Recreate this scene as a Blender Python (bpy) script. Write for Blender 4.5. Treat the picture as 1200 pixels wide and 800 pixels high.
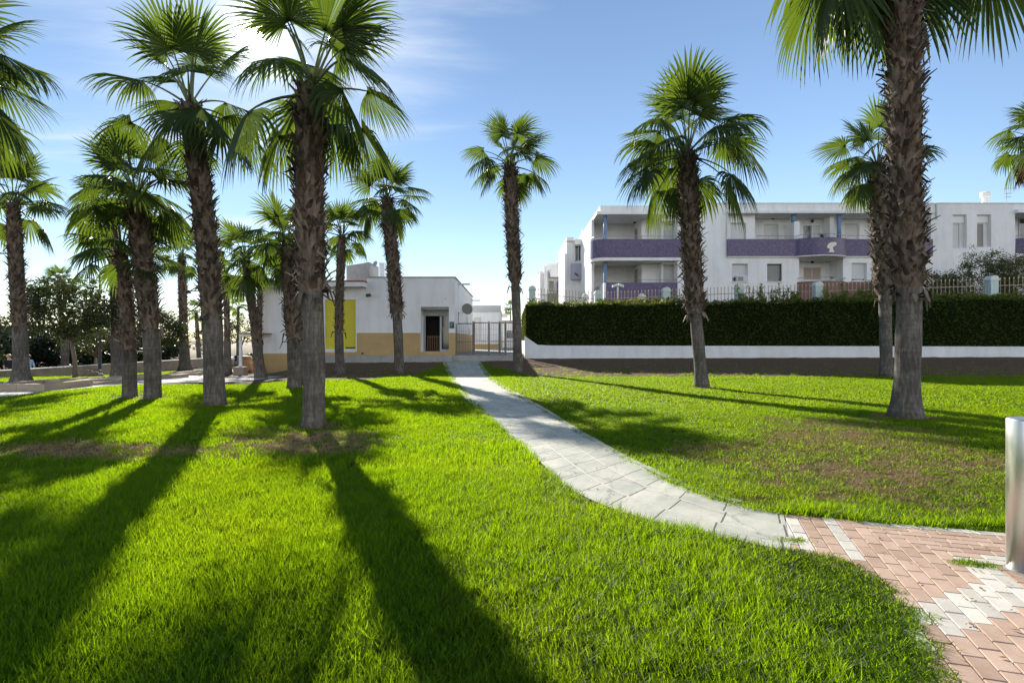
import bpy, math, random
import numpy as np
from mathutils import Vector, Matrix
R = math.radians
rnd = random.Random(7)
npr = np.random.RandomState(11)
for o in list(bpy.data.objects): bpy.data.objects.remove(o)
SC = bpy.context.scene
COL = SC.collection

# ------------------------------------------------------------------ camera
F = 666.67          # focal length in pixels of the 1200 px wide photograph (20 mm)
CX, HY, EYE = 600.0, 398.0, 1.55
cam_d = bpy.data.cameras.new('camera'); cam = bpy.data.objects.new('camera', cam_d); COL.objects.link(cam)
cam_d.lens = 20; cam_d.sensor_width = 36; cam_d.sensor_fit = 'HORIZONTAL'
cam_d.shift_y = -(400 - HY) / 1200
cam_d.clip_start = 0.05; cam_d.clip_end = 5000
cam.location = (0, 0, EYE); cam.rotation_euler = (R(90), 0, 0)
SC.camera = cam

# ------------------------------------------------------------------ world, sun, exposure
SUN_AZ, SUN_EL = math.atan2(-303, F), math.atan2(356, math.hypot(F, 303))
SUN_DIR = Vector((math.sin(SUN_AZ) * math.cos(SUN_EL), math.cos(SUN_AZ) * math.cos(SUN_EL), math.sin(SUN_EL)))
SKY_STRENGTH, SUN_STRENGTH, EXPOSURE = 0.096, 5.0, 1.0
world = bpy.data.worlds.new('World'); SC.world = world; world.use_nodes = True
def build_world():
    nt = world.node_tree; nt.nodes.clear()
    N = nt.nodes.new; L = nt.links.new
    out = N('ShaderNodeOutputWorld'); bg = N('ShaderNodeBackground')
    sky = N('ShaderNodeTexSky'); sky.sky_type = 'NISHITA'; sky.sun_disc = False
    sky.sun_elevation = SUN_EL; sky.sun_rotation = SUN_AZ % (2 * math.pi)
    sky.altitude = 10; sky.air_density = 1.0; sky.dust_density = 0.0; sky.ozone_density = 1.2
    bg.inputs['Strength'].default_value = SKY_STRENGTH
    tc = N('ShaderNodeTexCoord')
    # clouds gather round the sun side of the sky
    dt = N('ShaderNodeVectorMath'); dt.operation = 'DOT_PRODUCT'
    nrm = N('ShaderNodeVectorMath'); nrm.operation = 'NORMALIZE'; L(tc.outputs['Generated'], nrm.inputs[0])
    L(nrm.outputs[0], dt.inputs[0]); dt.inputs[1].default_value = SUN_DIR
    # thin cirrus: stretched noise over the sky direction, projected on a high plane
    sep = N('ShaderNodeSeparateXYZ'); L(tc.outputs['Generated'], sep.inputs[0])
    zc = N('ShaderNodeMath'); zc.operation = 'MAXIMUM'; L(sep.outputs['Z'], zc.inputs[0]); zc.inputs[1].default_value = 0.04
    dv = N('ShaderNodeVectorMath'); dv.operation = 'DIVIDE'; L(tc.outputs['Generated'], dv.inputs[0])
    cmb = N('ShaderNodeCombineXYZ'); [L(zc.outputs[0], cmb.inputs[i]) for i in range(3)]
    L(cmb.outputs[0], dv.inputs[1])
    mp = N('ShaderNodeMapping'); mp.inputs['Scale'].default_value = (0.28, 1.0, 1); mp.inputs['Rotation'].default_value = (0, 0, R(24))
    L(dv.outputs[0], mp.inputs[0])
    nz = N('ShaderNodeTexNoise'); nz.inputs['Scale'].default_value = 1.1; nz.inputs['Detail'].default_value = 8
    nz.inputs['Roughness'].default_value = 0.58; nz.inputs['Distortion'].default_value = 0.6
    L(mp.outputs[0], nz.inputs['Vector'])
    mr = N('ShaderNodeMapRange'); L(dt.outputs['Value'], mr.inputs['Value'])
    mr.inputs['From Min'].default_value = 0.88; mr.inputs['From Max'].default_value = 0.985
    mr.inputs['To Min'].default_value = -0.30; mr.inputs['To Max'].default_value = 0.07
    ad = N('ShaderNodeMath'); ad.operation = 'ADD'; L(nz.outputs['Fac'], ad.inputs[0]); L(mr.outputs[0], ad.inputs[1])
    cr = N('ShaderNodeMapRange'); cr.interpolation_type = 'SMOOTHSTEP'; L(ad.outputs[0], cr.inputs['Value'])
    cr.inputs['From Min'].default_value = 0.42; cr.inputs['From Max'].default_value = 0.78
    cr.inputs['To Max'].default_value = 0.62
    mx = N('ShaderNodeMix'); mx.data_type = 'RGBA'; L(cr.outputs[0], mx.inputs['Factor'])
    tn = N('ShaderNodeMix'); tn.data_type = 'RGBA'; tn.blend_type = 'MULTIPLY'; tn.inputs['Factor'].default_value = 1; L(sky.outputs[0], tn.inputs[6]); tn.inputs[7].default_value = (.98, .99, 1.02, 1)
    sa = N('ShaderNodeMapRange'); sa.interpolation_type = 'SMOOTHSTEP'; L(dt.outputs['Value'], sa.inputs['Value']); sa.inputs['From Min'].default_value = .55; sa.inputs['From Max'].default_value = .97; sa.inputs['To Min'].default_value = 1.0; sa.inputs['To Max'].default_value = .72
    tm = N('ShaderNodeVectorMath'); tm.operation = 'SCALE'; L(tn.outputs[2], tm.inputs[0]); L(sa.outputs[0], tm.inputs['Scale'])
    L(tm.outputs[0], mx.inputs[6]); mx.inputs[7].default_value = (5.6, 5.9, 6.3, 1)
    # the aureole and the sun seen through the thin cloud
    def glow(p, s):
        mpx = N('ShaderNodeMath'); mpx.operation = 'MAXIMUM'; L(dt.outputs['Value'], mpx.inputs[0]); mpx.inputs[1].default_value = 0
        pw = N('ShaderNodeMath'); pw.operation = 'POWER'; L(mpx.outputs[0], pw.inputs[0]); pw.inputs[1].default_value = p
        ml = N('ShaderNodeMath'); ml.operation = 'MULTIPLY'; L(pw.outputs[0], ml.inputs[0]); ml.inputs[1].default_value = s
        return ml
    g1, g2, g3 = glow(90, 1.0), glow(1500, 12), glow(24000, 900)
    s1 = N('ShaderNodeMath'); L(g1.outputs[0], s1.inputs[0]); L(g2.outputs[0], s1.inputs[1])
    s2 = N('ShaderNodeMath'); L(s1.outputs[0], s2.inputs[0]); L(g3.outputs[0], s2.inputs[1])
    ca = N('ShaderNodeMix'); ca.data_type = 'RGBA'; ca.blend_type = 'ADD'; ca.inputs['Factor'].default_value = 1
    L(mx.outputs[2], ca.inputs[6])
    cc = N('ShaderNodeCombineColor'); L(s2.outputs[0], cc.inputs[0]); L(s2.outputs[0], cc.inputs[1]); L(s2.outputs[0], cc.inputs[2])
    L(cc.outputs[0], ca.inputs[7])
    # unseen bright cloud bank added low behind the camera to fill the shaded facades
    nb = N('ShaderNodeTexNoise'); nb.inputs['Scale'].default_value = 2.2; nb.inputs['Detail'].default_value = 7; L(nrm.outputs[0], nb.inputs['Vector'])
    mb = N('ShaderNodeMapRange'); mb.interpolation_type = 'SMOOTHSTEP'; L(nb.outputs['Fac'], mb.inputs['Value']); mb.inputs['From Min'].default_value = .36; mb.inputs['From Max'].default_value = .52
    db = N('ShaderNodeMapRange'); db.interpolation_type = 'SMOOTHSTEP'; L(dt.outputs['Value'], db.inputs['Value']); db.inputs['From Min'].default_value = .15; db.inputs['From Max'].default_value = -.25
    fb = N('ShaderNodeMath'); fb.operation = 'MULTIPLY'; L(mb.outputs[0], fb.inputs[0]); L(db.outputs[0], fb.inputs[1])
    lb = N('ShaderNodeMapRange'); lb.interpolation_type = 'SMOOTHSTEP'; sz = N('ShaderNodeSeparateXYZ'); L(nrm.outputs[0], sz.inputs[0]); L(sz.outputs['Z'], lb.inputs['Value']); lb.inputs['From Min'].default_value = .50; lb.inputs['From Max'].default_value = .28
    f2 = N('ShaderNodeMath'); f2.operation = 'MULTIPLY'; L(fb.outputs[0], f2.inputs[0]); L(lb.outputs[0], f2.inputs[1]); fb = f2
    cb = N('ShaderNodeMix'); cb.data_type = 'RGBA'; L(fb.outputs[0], cb.inputs['Factor']); L(ca.outputs[2], cb.inputs[6]); cb.inputs[7].default_value = (12.6, 12.6, 12.8, 1)
    ca = cb
    L(ca.outputs[2], bg.inputs['Color']); L(bg.outputs[0], out.inputs[0])
build_world()
sun_d = bpy.data.lights.new('sun', 'SUN'); sun = bpy.data.objects.new('sun', sun_d); COL.objects.link(sun)
sun_d.energy = SUN_STRENGTH; sun_d.angle = R(0.5); sun_d.color = (1.0, 0.93, 0.82)
sun.rotation_mode = 'QUATERNION'; sun.rotation_quaternion = SUN_DIR.to_track_quat('Z', 'Y'); sun.location = (-20, 40, 40)
vs = SC.view_settings
vs.view_transform = 'Standard'; vs.look = 'None'; vs.gamma = 1; vs.use_curve_mapping = False; vs.exposure = EXPOSURE
SC.cycles.max_bounces = 7; SC.cycles.diffuse_bounces = 3; SC.cycles.transmission_bounces = 4; SC.cycles.transparent_max_bounces = 6
SC.cycles.use_denoising = True
SC.cycles.caustics_reflective = False; SC.cycles.caustics_refractive = False

# ------------------------------------------------------------------ helpers
ORG = {}
class MB:
    def __init__(s): s.v = []; s.f = []; s.m = []; s.uv = None
    def quad(s, a, b, c, d, m=0):
        n = len(s.v); s.v += [a, b, c, d]; s.f.append((n, n+1, n+2, n+3)); s.m.append(m)
    def tri(s, a, b, c, m=0):
        n = len(s.v); s.v += [a, b, c]; s.f.append((n, n+1, n+2)); s.m.append(m)
    def box(s, x0, x1, y0, y1, z0, z1, m=0):
        if x0 > x1: x0, x1 = x1, x0
        if y0 > y1: y0, y1 = y1, y0
        if z0 > z1: z0, z1 = z1, z0
        n = len(s.v)
        s.v += [(x0,y0,z0),(x1,y0,z0),(x1,y1,z0),(x0,y1,z0),(x0,y0,z1),(x1,y0,z1),(x1,y1,z1),(x0,y1,z1)]
        for f in ((3,2,1,0),(4,5,6,7),(0,1,5,4),(1,2,6,5),(2,3,7,6),(3,0,4,7)):
            s.f.append(tuple(n+i for i in f)); s.m.append(m)
    def obox(s, c, ax, ay, az, m=0):       # centre and three half-axis vectors
        c, ax, ay, az = map(Vector, (c, ax, ay, az)); n = len(s.v)
        for k in (-1, 1):
            for (i, j) in ((-1,-1),(1,-1),(1,1),(-1,1)): s.v.append(tuple(c + ax*i + ay*j + az*k))
        for f in ((3,2,1,0),(4,5,6,7),(0,1,5,4),(1,2,6,5),(2,3,7,6),(3,0,4,7)):
            s.f.append(tuple(n+i for i in f)); s.m.append(m)
    def prism(s, poly, z0, z1, m=0):       # poly counter-clockwise seen from above
        n = len(s.v); k = len(poly)
        s.v += [(x, y, z0) for x, y in poly] + [(x, y, z1) for x, y in poly]
        s.f.append(tuple(range(n+k-1, n-1, -1))); s.m.append(m)
        s.f.append(tuple(range(n+k, n+2*k))); s.m.append(m)
        for i in range(k):
            j = (i+1) % k; s.f.append((n+i, n+j, n+k+j, n+k+i)); s.m.append(m)
    def tube(s, pts, rad, n=8, m=0, cap=True):
        pts = [Vector(p) for p in pts]
        if not hasattr(rad, '__len__'): rad = [rad]*len(pts)
        b = len(s.v); ref = None
        for i, p in enumerate(pts):
            t = (pts[min(i+1, len(pts)-1)] - pts[max(i-1, 0)]).normalized()
            if ref is None: ref = Vector((1,0,0)) if abs(t.x) < .8 else Vector((0,1,0))
            a = (ref - t*ref.dot(t)).normalized(); ref = a; c = t.cross(a)
            for k in range(n):
                q = 2*math.pi*k/n
                s.v.append(tuple(p + (a*math.cos(q) + c*math.sin(q))*rad[i]))
        for i in range(len(pts)-1):
            for k in range(n):
                k2 = (k+1) % n
                s.f.append((b+i*n+k, b+i*n+k2, b+(i+1)*n+k2, b+(i+1)*n+k)); s.m.append(m)
        if cap:
            s.f.append(tuple(b+k for k in range(n-1, -1, -1))); s.m.append(m)
            e = b+(len(pts)-1)*n; s.f.append(tuple(e+k for k in range(n))); s.m.append(m)
    def lathe(s, cx, cy, prof, n=24, m=0):
        b = len(s.v)
        for r, z in prof:
            for k in range(n):
                q = 2*math.pi*k/n; s.v.append((cx+r*math.cos(q), cy+r*math.sin(q), z))
        for i in range(len(prof)-1):
            for k in range(n):
                k2 = (k+1) % n
                s.f.append((b+i*n+k, b+i*n+k2, b+(i+1)*n+k2, b+(i+1)*n+k)); s.m.append(m)
        s.f.append(tuple(b+k for k in range(n-1, -1, -1))); s.m.append(m)
        e = b+(len(prof)-1)*n; s.f.append(tuple(e+k for k in range(n))); s.m.append(m)
    def build(s, name, mats, parent=None, org=None, smooth=False):
        if parent is not None: org = ORG[parent.name]
        if org is None: org = (0, 0, 0)
        org = tuple(org)
        me = bpy.data.meshes.new(name)
        va = np.array(s.v, dtype=float).reshape(-1, 3) - np.array(org, dtype=float)
        me.from_pydata(va.tolist(), [], s.f)
        if not isinstance(mats, (list, tuple)): mats = [mats]
        for m in mats: me.materials.append(m)
        me.polygons.foreach_set('material_index', s.m)
        if smooth: me.polygons.foreach_set('use_smooth', [True]*len(s.f))
        if s.uv is not None:
            ul = me.uv_layers.new(name='UVMap')
            for p in me.polygons:
                for li, vi in zip(p.loop_indices, p.vertices): ul.data[li].uv = s.uv[vi]
        me.update()
        o = bpy.data.objects.new(name, me); COL.objects.link(o); ORG[o.name] = org
        if parent is not None: o.parent = parent
        else: o.location = org
        return o
def tag(o, label=None, cat=None, group=None, kind=None):
    if label: o['label'] = label
    if cat: o['category'] = cat
    if group: o['group'] = group
    if kind: o['kind'] = kind
    return o
def thing(name, label, cat, loc, group=None):
    o = bpy.data.objects.new(name, None); COL.objects.link(o); o.location = loc; o.empty_display_size = .3
    ORG[o.name] = tuple(loc); return tag(o, label, cat, group)
def copy_tree(o, loc, rz, label, parent=None):
    c = o.copy(); COL.objects.link(c)
    if parent is None: c.location = loc; c.rotation_euler = (0, 0, rz); c['label'] = label
    else: c.parent = parent
    for ch in list(o.children): copy_tree(ch, None, 0, None, c)
    return c
def sm(a, b, x):
    t = np.clip((np.asarray(x, dtype=float) - a) / (b - a), 0, 1); return t*t*(3-2*t)

# ---- the lie of the land
WALL_X0, WALL_Y0, WALL_K = 0.74, 33.0, 0.2235
def wall_y(X): return WALL_Y0 - WALL_K*np.maximum(np.asarray(X, dtype=float) - WALL_X0, 0)
def terr(X, Y):
    X = np.asarray(X, dtype=float); Y = np.asarray(Y, dtype=float)
    d = wall_y(X) - Y
    zb = .46 + .0108*np.clip(X, -12, 40)
    rise = zb*np.clip((6.5-d)/6.5, 0, 1)**1.35
    behind = np.where(X > .9, 1.8*sm(-.35, -1.0, d), 0.14*sm(-.2, 1.5, -d))
    z = rise + behind
    L = sm(-10.5, -13.5, X)
    z = z*(1-L) + L*(-.38*sm(19, 33, Y))
    z = z + .035*np.sin(X*.55+1.3)*np.sin(Y*.42+.5)*sm(22, 16, Y)*sm(-14, -11, X)*sm(5, 8, Y)
    z = np.where(X < -22.15, -.95 - 2.5*sm(-34, -60, X), z)
    return z
def at(x, y, Y): return Vector(((x-CX)/F*Y, Y, EYE-(y-HY)/F*Y))
_YS = np.concatenate([np.arange(1.5, 60, .02), np.arange(60, 200, .2)])
def ground(x, y):                     # the first ground point met by the line of sight of a pixel
    X = (x-CX)/F*_YS; d = EYE-(y-HY)/F*_YS-terr(X, _YS); k = int(np.argmax(d <= 0)) if (d <= 0).any() else len(_YS)-1
    return Vector((float(X[k]), float(_YS[k]), float(terr(X[k], _YS[k]))))
def gx(x, Y): 
    X = (x-CX)/F*Y; return Vector((X, Y, float(terr(X, Y))))
def to_px(X, Y, Z):
    Y = np.maximum(Y, .3); return CX+F*X/Y, HY+F*(EYE-Z)/Y
def in_poly(px, py, poly):
    px = np.asarray(px, dtype=float); py = np.asarray(py, dtype=float)
    c = np.zeros(px.shape, bool); n = len(poly)
    for i in range(n):
        x1, y1 = poly[i]; x2, y2 = poly[(i+1) % n]
        if y1 == y2: continue
        c ^= ((y1 > py) != (y2 > py)) & (px < (x2-x1)*(py-y1)/(y2-y1)+x1)
    return c

# ------------------------------------------------------------------ materials
MT = {}
def nodes(name):
    m = bpy.data.materials.new(name); m.use_nodes = True; nt = m.node_tree
    b = nt.nodes['Principled BSDF']; return m, nt, b, nt.nodes.new, nt.links.new
def noise(nt, scale, detail=4, rough=.55, coord='Object', stretch=None):
    N, L = nt.nodes.new, nt.links.new
    tc = N('ShaderNodeTexCoord'); nz = N('ShaderNodeTexNoise')
    nz.inputs['Scale'].default_value = scale; nz.inputs['Detail'].default_value = detail; nz.inputs['Roughness'].default_value = rough
    src = tc.outputs[coord]
    if stretch:
        mp = N('ShaderNodeMapping'); mp.inputs['Scale'].default_value = stretch; L(src, mp.inputs[0]); src = mp.outputs[0]
    L(src, nz.inputs['Vector']); return nz
def ramp(nt, src, stops):
    r = nt.nodes.new('ShaderNodeValToRGB'); nt.links.new(src, r.inputs[0])
    e = r.color_ramp.elements
    while len(e) < len(stops): e.new(.5)
    for i, (p, c) in enumerate(stops): e[i].position = p; e[i].color = (*c, 1)
    return r
def bump(nt, b, src, strength, dist=.02):
    bp = nt.nodes.new('ShaderNodeBump'); bp.inputs['Strength'].default_value = strength; bp.inputs['Distance'].default_value = dist
    nt.links.new(src, bp.inputs['Height']); nt.links.new(bp.outputs[0], b.inputs['Normal']); return bp
def mat(name, c, rough=.7, var=.12, scale=6, bmp=0.0, metal=0, stretch=None, bscale=None, spec=.5):
    if name in MT: return MT[name]
    m, nt, b, N, L = nodes(name)
    nz = noise(nt, scale, 6, .6, 'Object', stretch)
    r = ramp(nt, nz.outputs['Fac'], [(.28, tuple(x*(1-var) for x in c)), (.72, tuple(min(1, x*(1+var)) for x in c))])
    L(r.outputs[0], b.inputs['Base Color'])
    b.inputs['Roughness'].default_value = rough; b.inputs['Metallic'].default_value = metal
    b.inputs['Specular IOR Level'].default_value = spec
    if bmp:
        n2 = noise(nt, bscale or scale*4, 5, .6, 'Object', stretch); bump(nt, b, n2.outputs['Fac'], bmp)
    MT[name] = m; return m
def leafmat(name, c1, c2, trans, tcol, rough=.45, spec=.4):
    """leaf with light coming through it; colour varies leaf by leaf"""
    m, nt, b, N, L = nodes(name)
    g = N('ShaderNodeNewGeometry'); oi = N('ShaderNodeObjectInfo')
    ad = N('ShaderNodeMath'); ad.operation = 'ADD'; L(g.outputs['Random Per Island'], ad.inputs[0]); L(oi.outputs['Random'], ad.inputs[1])
    fr = N('ShaderNodeMath'); fr.operation = 'FRACT'; L(ad.outputs[0], fr.inputs[0])
    r = ramp(nt, fr.outputs[0], [(0, c1), (1, c2)])
    L(r.outputs[0], b.inputs['Base Color']); b.inputs['Roughness'].default_value = rough
    b.inputs['Specular IOR Level'].default_value = spec
    t = N('ShaderNodeBsdfTranslucent')
    r2 = ramp(nt, fr.outputs[0], [(0, tuple(x*.8 for x in tcol)), (1, tuple(x*1.2 for x in tcol))]); L(r2.outputs[0], t.inputs[0])
    mx = N('ShaderNodeMixShader'); mx.inputs[0].default_value = trans
    L(b.outputs[0], mx.inputs[1]); L(t.outputs[0], mx.inputs[2]); L(mx.outputs[0], nt.nodes['Material Output'].inputs[0])
    MT[name] = m; return m
leafmat('palm_leaf', (.014,.034,.012), (.030,.058,.014), .38, (.150,.225,.016), .44, .40)
leafmat('dead_leaf', (.16,.10,.05), (.26,.17,.09), .25, (.25,.16,.07), .7, .2)
leafmat('tree_leaf', (.022,.036,.010), (.050,.066,.016), .25, (.10,.12,.015))
leafmat('dark_tree_leaf', (.014,.026,.010), (.030,.046,.014), .18, (.05,.07,.012))
leafmat('olive_leaf', (.080,.098,.042), (.15,.165,.07), .3, (.15,.17,.05), .6, .2)
leafmat('hedge_leaf', (.020,.040,.008), (.060,.088,.015), .22, (.13,.16,.012), .6, .12)
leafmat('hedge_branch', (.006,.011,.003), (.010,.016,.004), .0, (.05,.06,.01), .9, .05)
leafmat('hedge_shoot_lit_rim', (.09,.13,.015), (.16,.19,.02), .4, (.30,.34,.03))  # fresh shoots, and the sunlit rim painted on the hedge top
leafmat('grass_blade', (.008,.034,.003), (.026,.058,.004), .56, (.36,.58,.004), .45, .16)
def grass_drift():
    m = MT['grass_blade']; nt = m.node_tree; N, L = nt.nodes.new, nt.links.new
    b = nt.nodes['Principled BSDF']; t = next(n for n in nt.nodes if n.type == 'BSDF_TRANSLUCENT'); oi = N('ShaderNodeObjectInfo'); g = N('ShaderNodeNewGeometry')
    nz = N('ShaderNodeTexNoise'); nz.inputs['Scale'].default_value = .55; nz.inputs['Detail'].default_value = 4; L(oi.outputs['Location'], nz.inputs['Vector'])
    mr = N('ShaderNodeMapRange'); L(nz.outputs['Fac'], mr.inputs[0]); mr.inputs[1].default_value = .42; mr.inputs[2].default_value = .68; mr.inputs[4].default_value = .38
    # one blade in fourteen is dry
    gt = N('ShaderNodeMath'); gt.operation = 'GREATER_THAN'; L(g.outputs['Random Per Island'], gt.inputs[0]); gt.inputs[1].default_value = .972
    for sock, dull, straw in ((b.inputs['Base Color'], (.035,.055,.006,1), (.26,.20,.08,1)), (t.inputs[0], (.50,.58,.010,1), (.42,.33,.10,1))):
        src = sock.links[0].from_socket; a = N('ShaderNodeMix'); a.data_type = 'RGBA'; L(mr.outputs[0], a.inputs['Factor']); L(src, a.inputs[6]); a.inputs[7].default_value = dull
        c = N('ShaderNodeMix'); c.data_type = 'RGBA'; L(gt.outputs[0], c.inputs['Factor']); L(a.outputs[2], c.inputs[6]); c.inputs[7].default_value = straw; L(c.outputs[2], sock)
grass_drift()
leafmat('dry_blade', (.26,.19,.085), (.40,.31,.15), .3, (.30,.22,.08), .7, .2)
mat('petiole', (.10,.12,.03), .5, .2, 3)
mat('white_render', (.80,.81,.82), .85, .035, 1.2, .12, bscale=30)
def stain(name):
    m = MT[name]; nt = m.node_tree; N, L = nt.nodes.new, nt.links.new; b = nt.nodes['Principled BSDF']; src = b.inputs['Base Color'].links[0].from_socket
    nz = noise(nt, 2.2, 6, .62, 'Object', (1, 1, .16)); r = ramp(nt, nz.outputs['Fac'], [(.36, (.80,.785,.75)), (.56, (1,1,1))])
    n2 = noise(nt, .7, 4, .6); r2 = ramp(nt, n2.outputs['Fac'], [(.35, (.92,.92,.91)), (.6, (1,1,1))])
    x = N('ShaderNodeMix'); x.data_type = 'RGBA'; x.blend_type = 'MULTIPLY'; x.inputs['Factor'].default_value = .42; L(src, x.inputs[6]); L(r.outputs[0], x.inputs[7])
    y = N('ShaderNodeMix'); y.data_type = 'RGBA'; y.blend_type = 'MULTIPLY'; y.inputs['Factor'].default_value = 1; L(x.outputs[2], y.inputs[6]); L(r2.outputs[0], y.inputs[7]); L(y.outputs[2], b.inputs['Base Color'])
mat('apartment_white', (.86,.855,.84), .85, .025, .8, .10, bscale=25)
mat('ochre_render', (.50,.345,.155), .85, .08, 2.0, .12, bscale=30)
mat('concrete', (.36,.35,.33), .9, .14, 3, .25, bscale=40)
mat('pale_paving', (.42,.40,.37), .9, .16, 1.2, .2, bscale=30)
mat('kerb_stone', (.36,.29,.21), .9, .2, 3, .3, bscale=25)
mat('promenade_stone', (.34,.27,.21), .9, .2, 2.5, .3)
mat('roof_tile', (.30,.10,.06), .8, .2, 5, .2)
mat('yellow_shutter', (.62,.56,.02), .5, .05, 3)
mat('dark_metal', (.035,.035,.035), .45, .2, 8, metal=.4)
mat('gate_metal', (.12,.115,.10), .45, .2, 8, metal=.6)
mat('grey_metal', (.42,.43,.44), .4, .12, 6, metal=.5)
mat('green_sign', (.012,.07,.045), .4, .1, 8)
mat('interior_dark', (.010,.008,.007), .8, .2, 4)
mat('wood_slat', (.22,.12,.05), .6, .25, 6, .2, stretch=(1,1,8))
mat('shutter_white', (.62,.62,.60), .6, .04, 2, .25, stretch=(1,1,30), bscale=4)
mat('shutter_grey', (.27,.255,.23), .6, .05, 2, .25, stretch=(1,1,30), bscale=4)
mat('shutter_tan', (.42,.33,.25), .6, .08, 2)
mat('blue_pillar', (.16,.26,.42), .6, .06, 3)
mat('mint_pillar', (.50,.62,.57), .7, .08, 5, .1)
mat('pillar_cap', (.62,.66,.62), .7, .08, 5, .1)
mat('picket_metal', (.34,.27,.20), .5, .15, 8, metal=.3)
mat('gold_tip', (.55,.42,.18), .4, .1, 8, metal=.6)
mat('brown_balcony', (.20,.105,.085), .7, .18, 8, .2)
mat('lilac_panel', (.36,.36,.44), .7, .06, 3)
mat('olive_panel', (.15,.16,.09), .7, .15, 5)
mat('cream_mosaic', (.75,.70,.58), .6, .1, 20)
mat('terracotta', (.40,.16,.07), .7, .15, 6)
mat('boulder', (.20,.16,.11), .95, .3, 4, .6, bscale=10)
mat('skin', (.50,.30,.21), .55, .05, 8)
mat('hair_blond', (.55,.42,.24), .6, .2, 20)
mat('hair_dark', (.05,.03,.02), .6, .2, 20)
mat('black_cloth', (.015,.015,.02), .9, .2, 10)
mat('blue_cloth', (.30,.48,.66), .9, .08, 10)
mat('tan_cloth', (.40,.33,.24), .9, .08, 10)
mat('bark', (.16,.12,.085), .9, .3, 6, .5, stretch=(1,1,.3))
mat('sand', (.38,.30,.20), .95, .25, .15, .4, bscale=1)

for q in ('white_render', 'apartment_white', 'ochre_render', 'concrete'): stain(q)
def mosaic():
    m, nt, b, N, L = nodes('purple_mosaic')
    tc = N('ShaderNodeTexCoord'); v = N('ShaderNodeTexVoronoi'); v.inputs['Scale'].default_value = 15
    L(tc.outputs['Object'], v.inputs['Vector'])
    sp = N('ShaderNodeSeparateColor'); L(v.outputs['Color'], sp.inputs[0])
    r = ramp(nt, sp.outputs[0], [(0, (.042,.042,.135)), (.4, (.065,.05,.14)), (.72, (.10,.07,.15)), (1, (.16,.085,.13))])
    L(r.outputs[0], b.inputs['Base Color']); b.inputs['Roughness'].default_value = .35
    v2 = N('ShaderNodeTexVoronoi'); v2.feature = 'DISTANCE_TO_EDGE'; v2.inputs['Scale'].default_value = 15; L(tc.outputs['Object'], v2.inputs['Vector'])
    mr = N('ShaderNodeMapRange'); L(v2.outputs['Distance'], mr.inputs[0]); mr.inputs[2].default_value = .05
    bump(nt, b, mr.outputs[0], .3, .01); MT['purple_mosaic'] = m
mosaic()
def glassmat():
    m, nt, b, N, L = nodes('window_glass')
    nz = noise(nt, 1.5, 2)
    r = ramp(nt, nz.outputs['Fac'], [(.3, (.03,.045,.06)), (.7, (.06,.08,.10))]); L(r.outputs[0], b.inputs['Base Color'])
    b.inputs['Roughness'].default_value = .06; b.inputs['Specular IOR Level'].default_value = .8; MT['window_glass'] = m
glassmat()
def steel():
    m, nt, b, N, L = nodes('brushed_steel')
    nz = noise(nt, 30, 4, .6, 'Object', (1, 1, .04)); r = ramp(nt, nz.outputs['Fac'], [(.3, (.62,.61,.58)), (.7, (.76,.75,.72))])
    L(r.outputs[0], b.inputs['Base Color']); b.inputs['Metallic'].default_value = 1
    n2 = noise(nt, 5, 5); r2 = ramp(nt, n2.outputs['Fac'], [(.3, (.34,)*3), (.75, (.46,)*3)]); L(r2.outputs[0], b.inputs['Roughness'])
    bump(nt, b, nz.outputs['Fac'], .015, .003); MT['brushed_steel'] = m
steel()
def terrain_mat():
    m, nt, b, N, L = nodes('lawn_soil')
    at_ = N('ShaderNodeAttribute'); at_.attribute_name = 'lawn'
    n1 = noise(nt, 1.6, 8, .62); n2 = noise(nt, 14, 8, .65); n3 = noise(nt, .5, 3)
    soil = ramp(nt, n2.outputs['Fac'], [(.25, (.065,.040,.025)), (.52, (.14,.090,.053)), (.8, (.26,.19,.115))])
    thatch = ramp(nt, n2.outputs['Fac'], [(.25, (.010,.020,.004)), (.6, (.022,.038,.006)), (.85, (.055,.06,.012))])
    ad = N('ShaderNodeMath'); ad.operation = 'MULTIPLY_ADD'; L(n1.outputs['Fac'], ad.inputs[0]); ad.inputs[1].default_value = .7; L(at_.outputs['Fac'], ad.inputs[2])
    mr = N('ShaderNodeMapRange'); L(ad.outputs[0], mr.inputs[0]); mr.inputs[1].default_value = .62; mr.inputs[2].default_value = 1.0
    mx = N('ShaderNodeMix'); mx.data_type = 'RGBA'; L(mr.outputs[0], mx.inputs['Factor']); L(soil.outputs[0], mx.inputs[6]); L(thatch.outputs[0], mx.inputs[7])
    L(mx.outputs[2], b.inputs['Base Color']); b.inputs['Roughness'].default_value = .95; b.inputs['Specular IOR Level'].default_value = .1
    bump(nt, b, n2.outputs['Fac'], .8, .05); MT['lawn_soil'] = m
terrain_mat()
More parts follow.
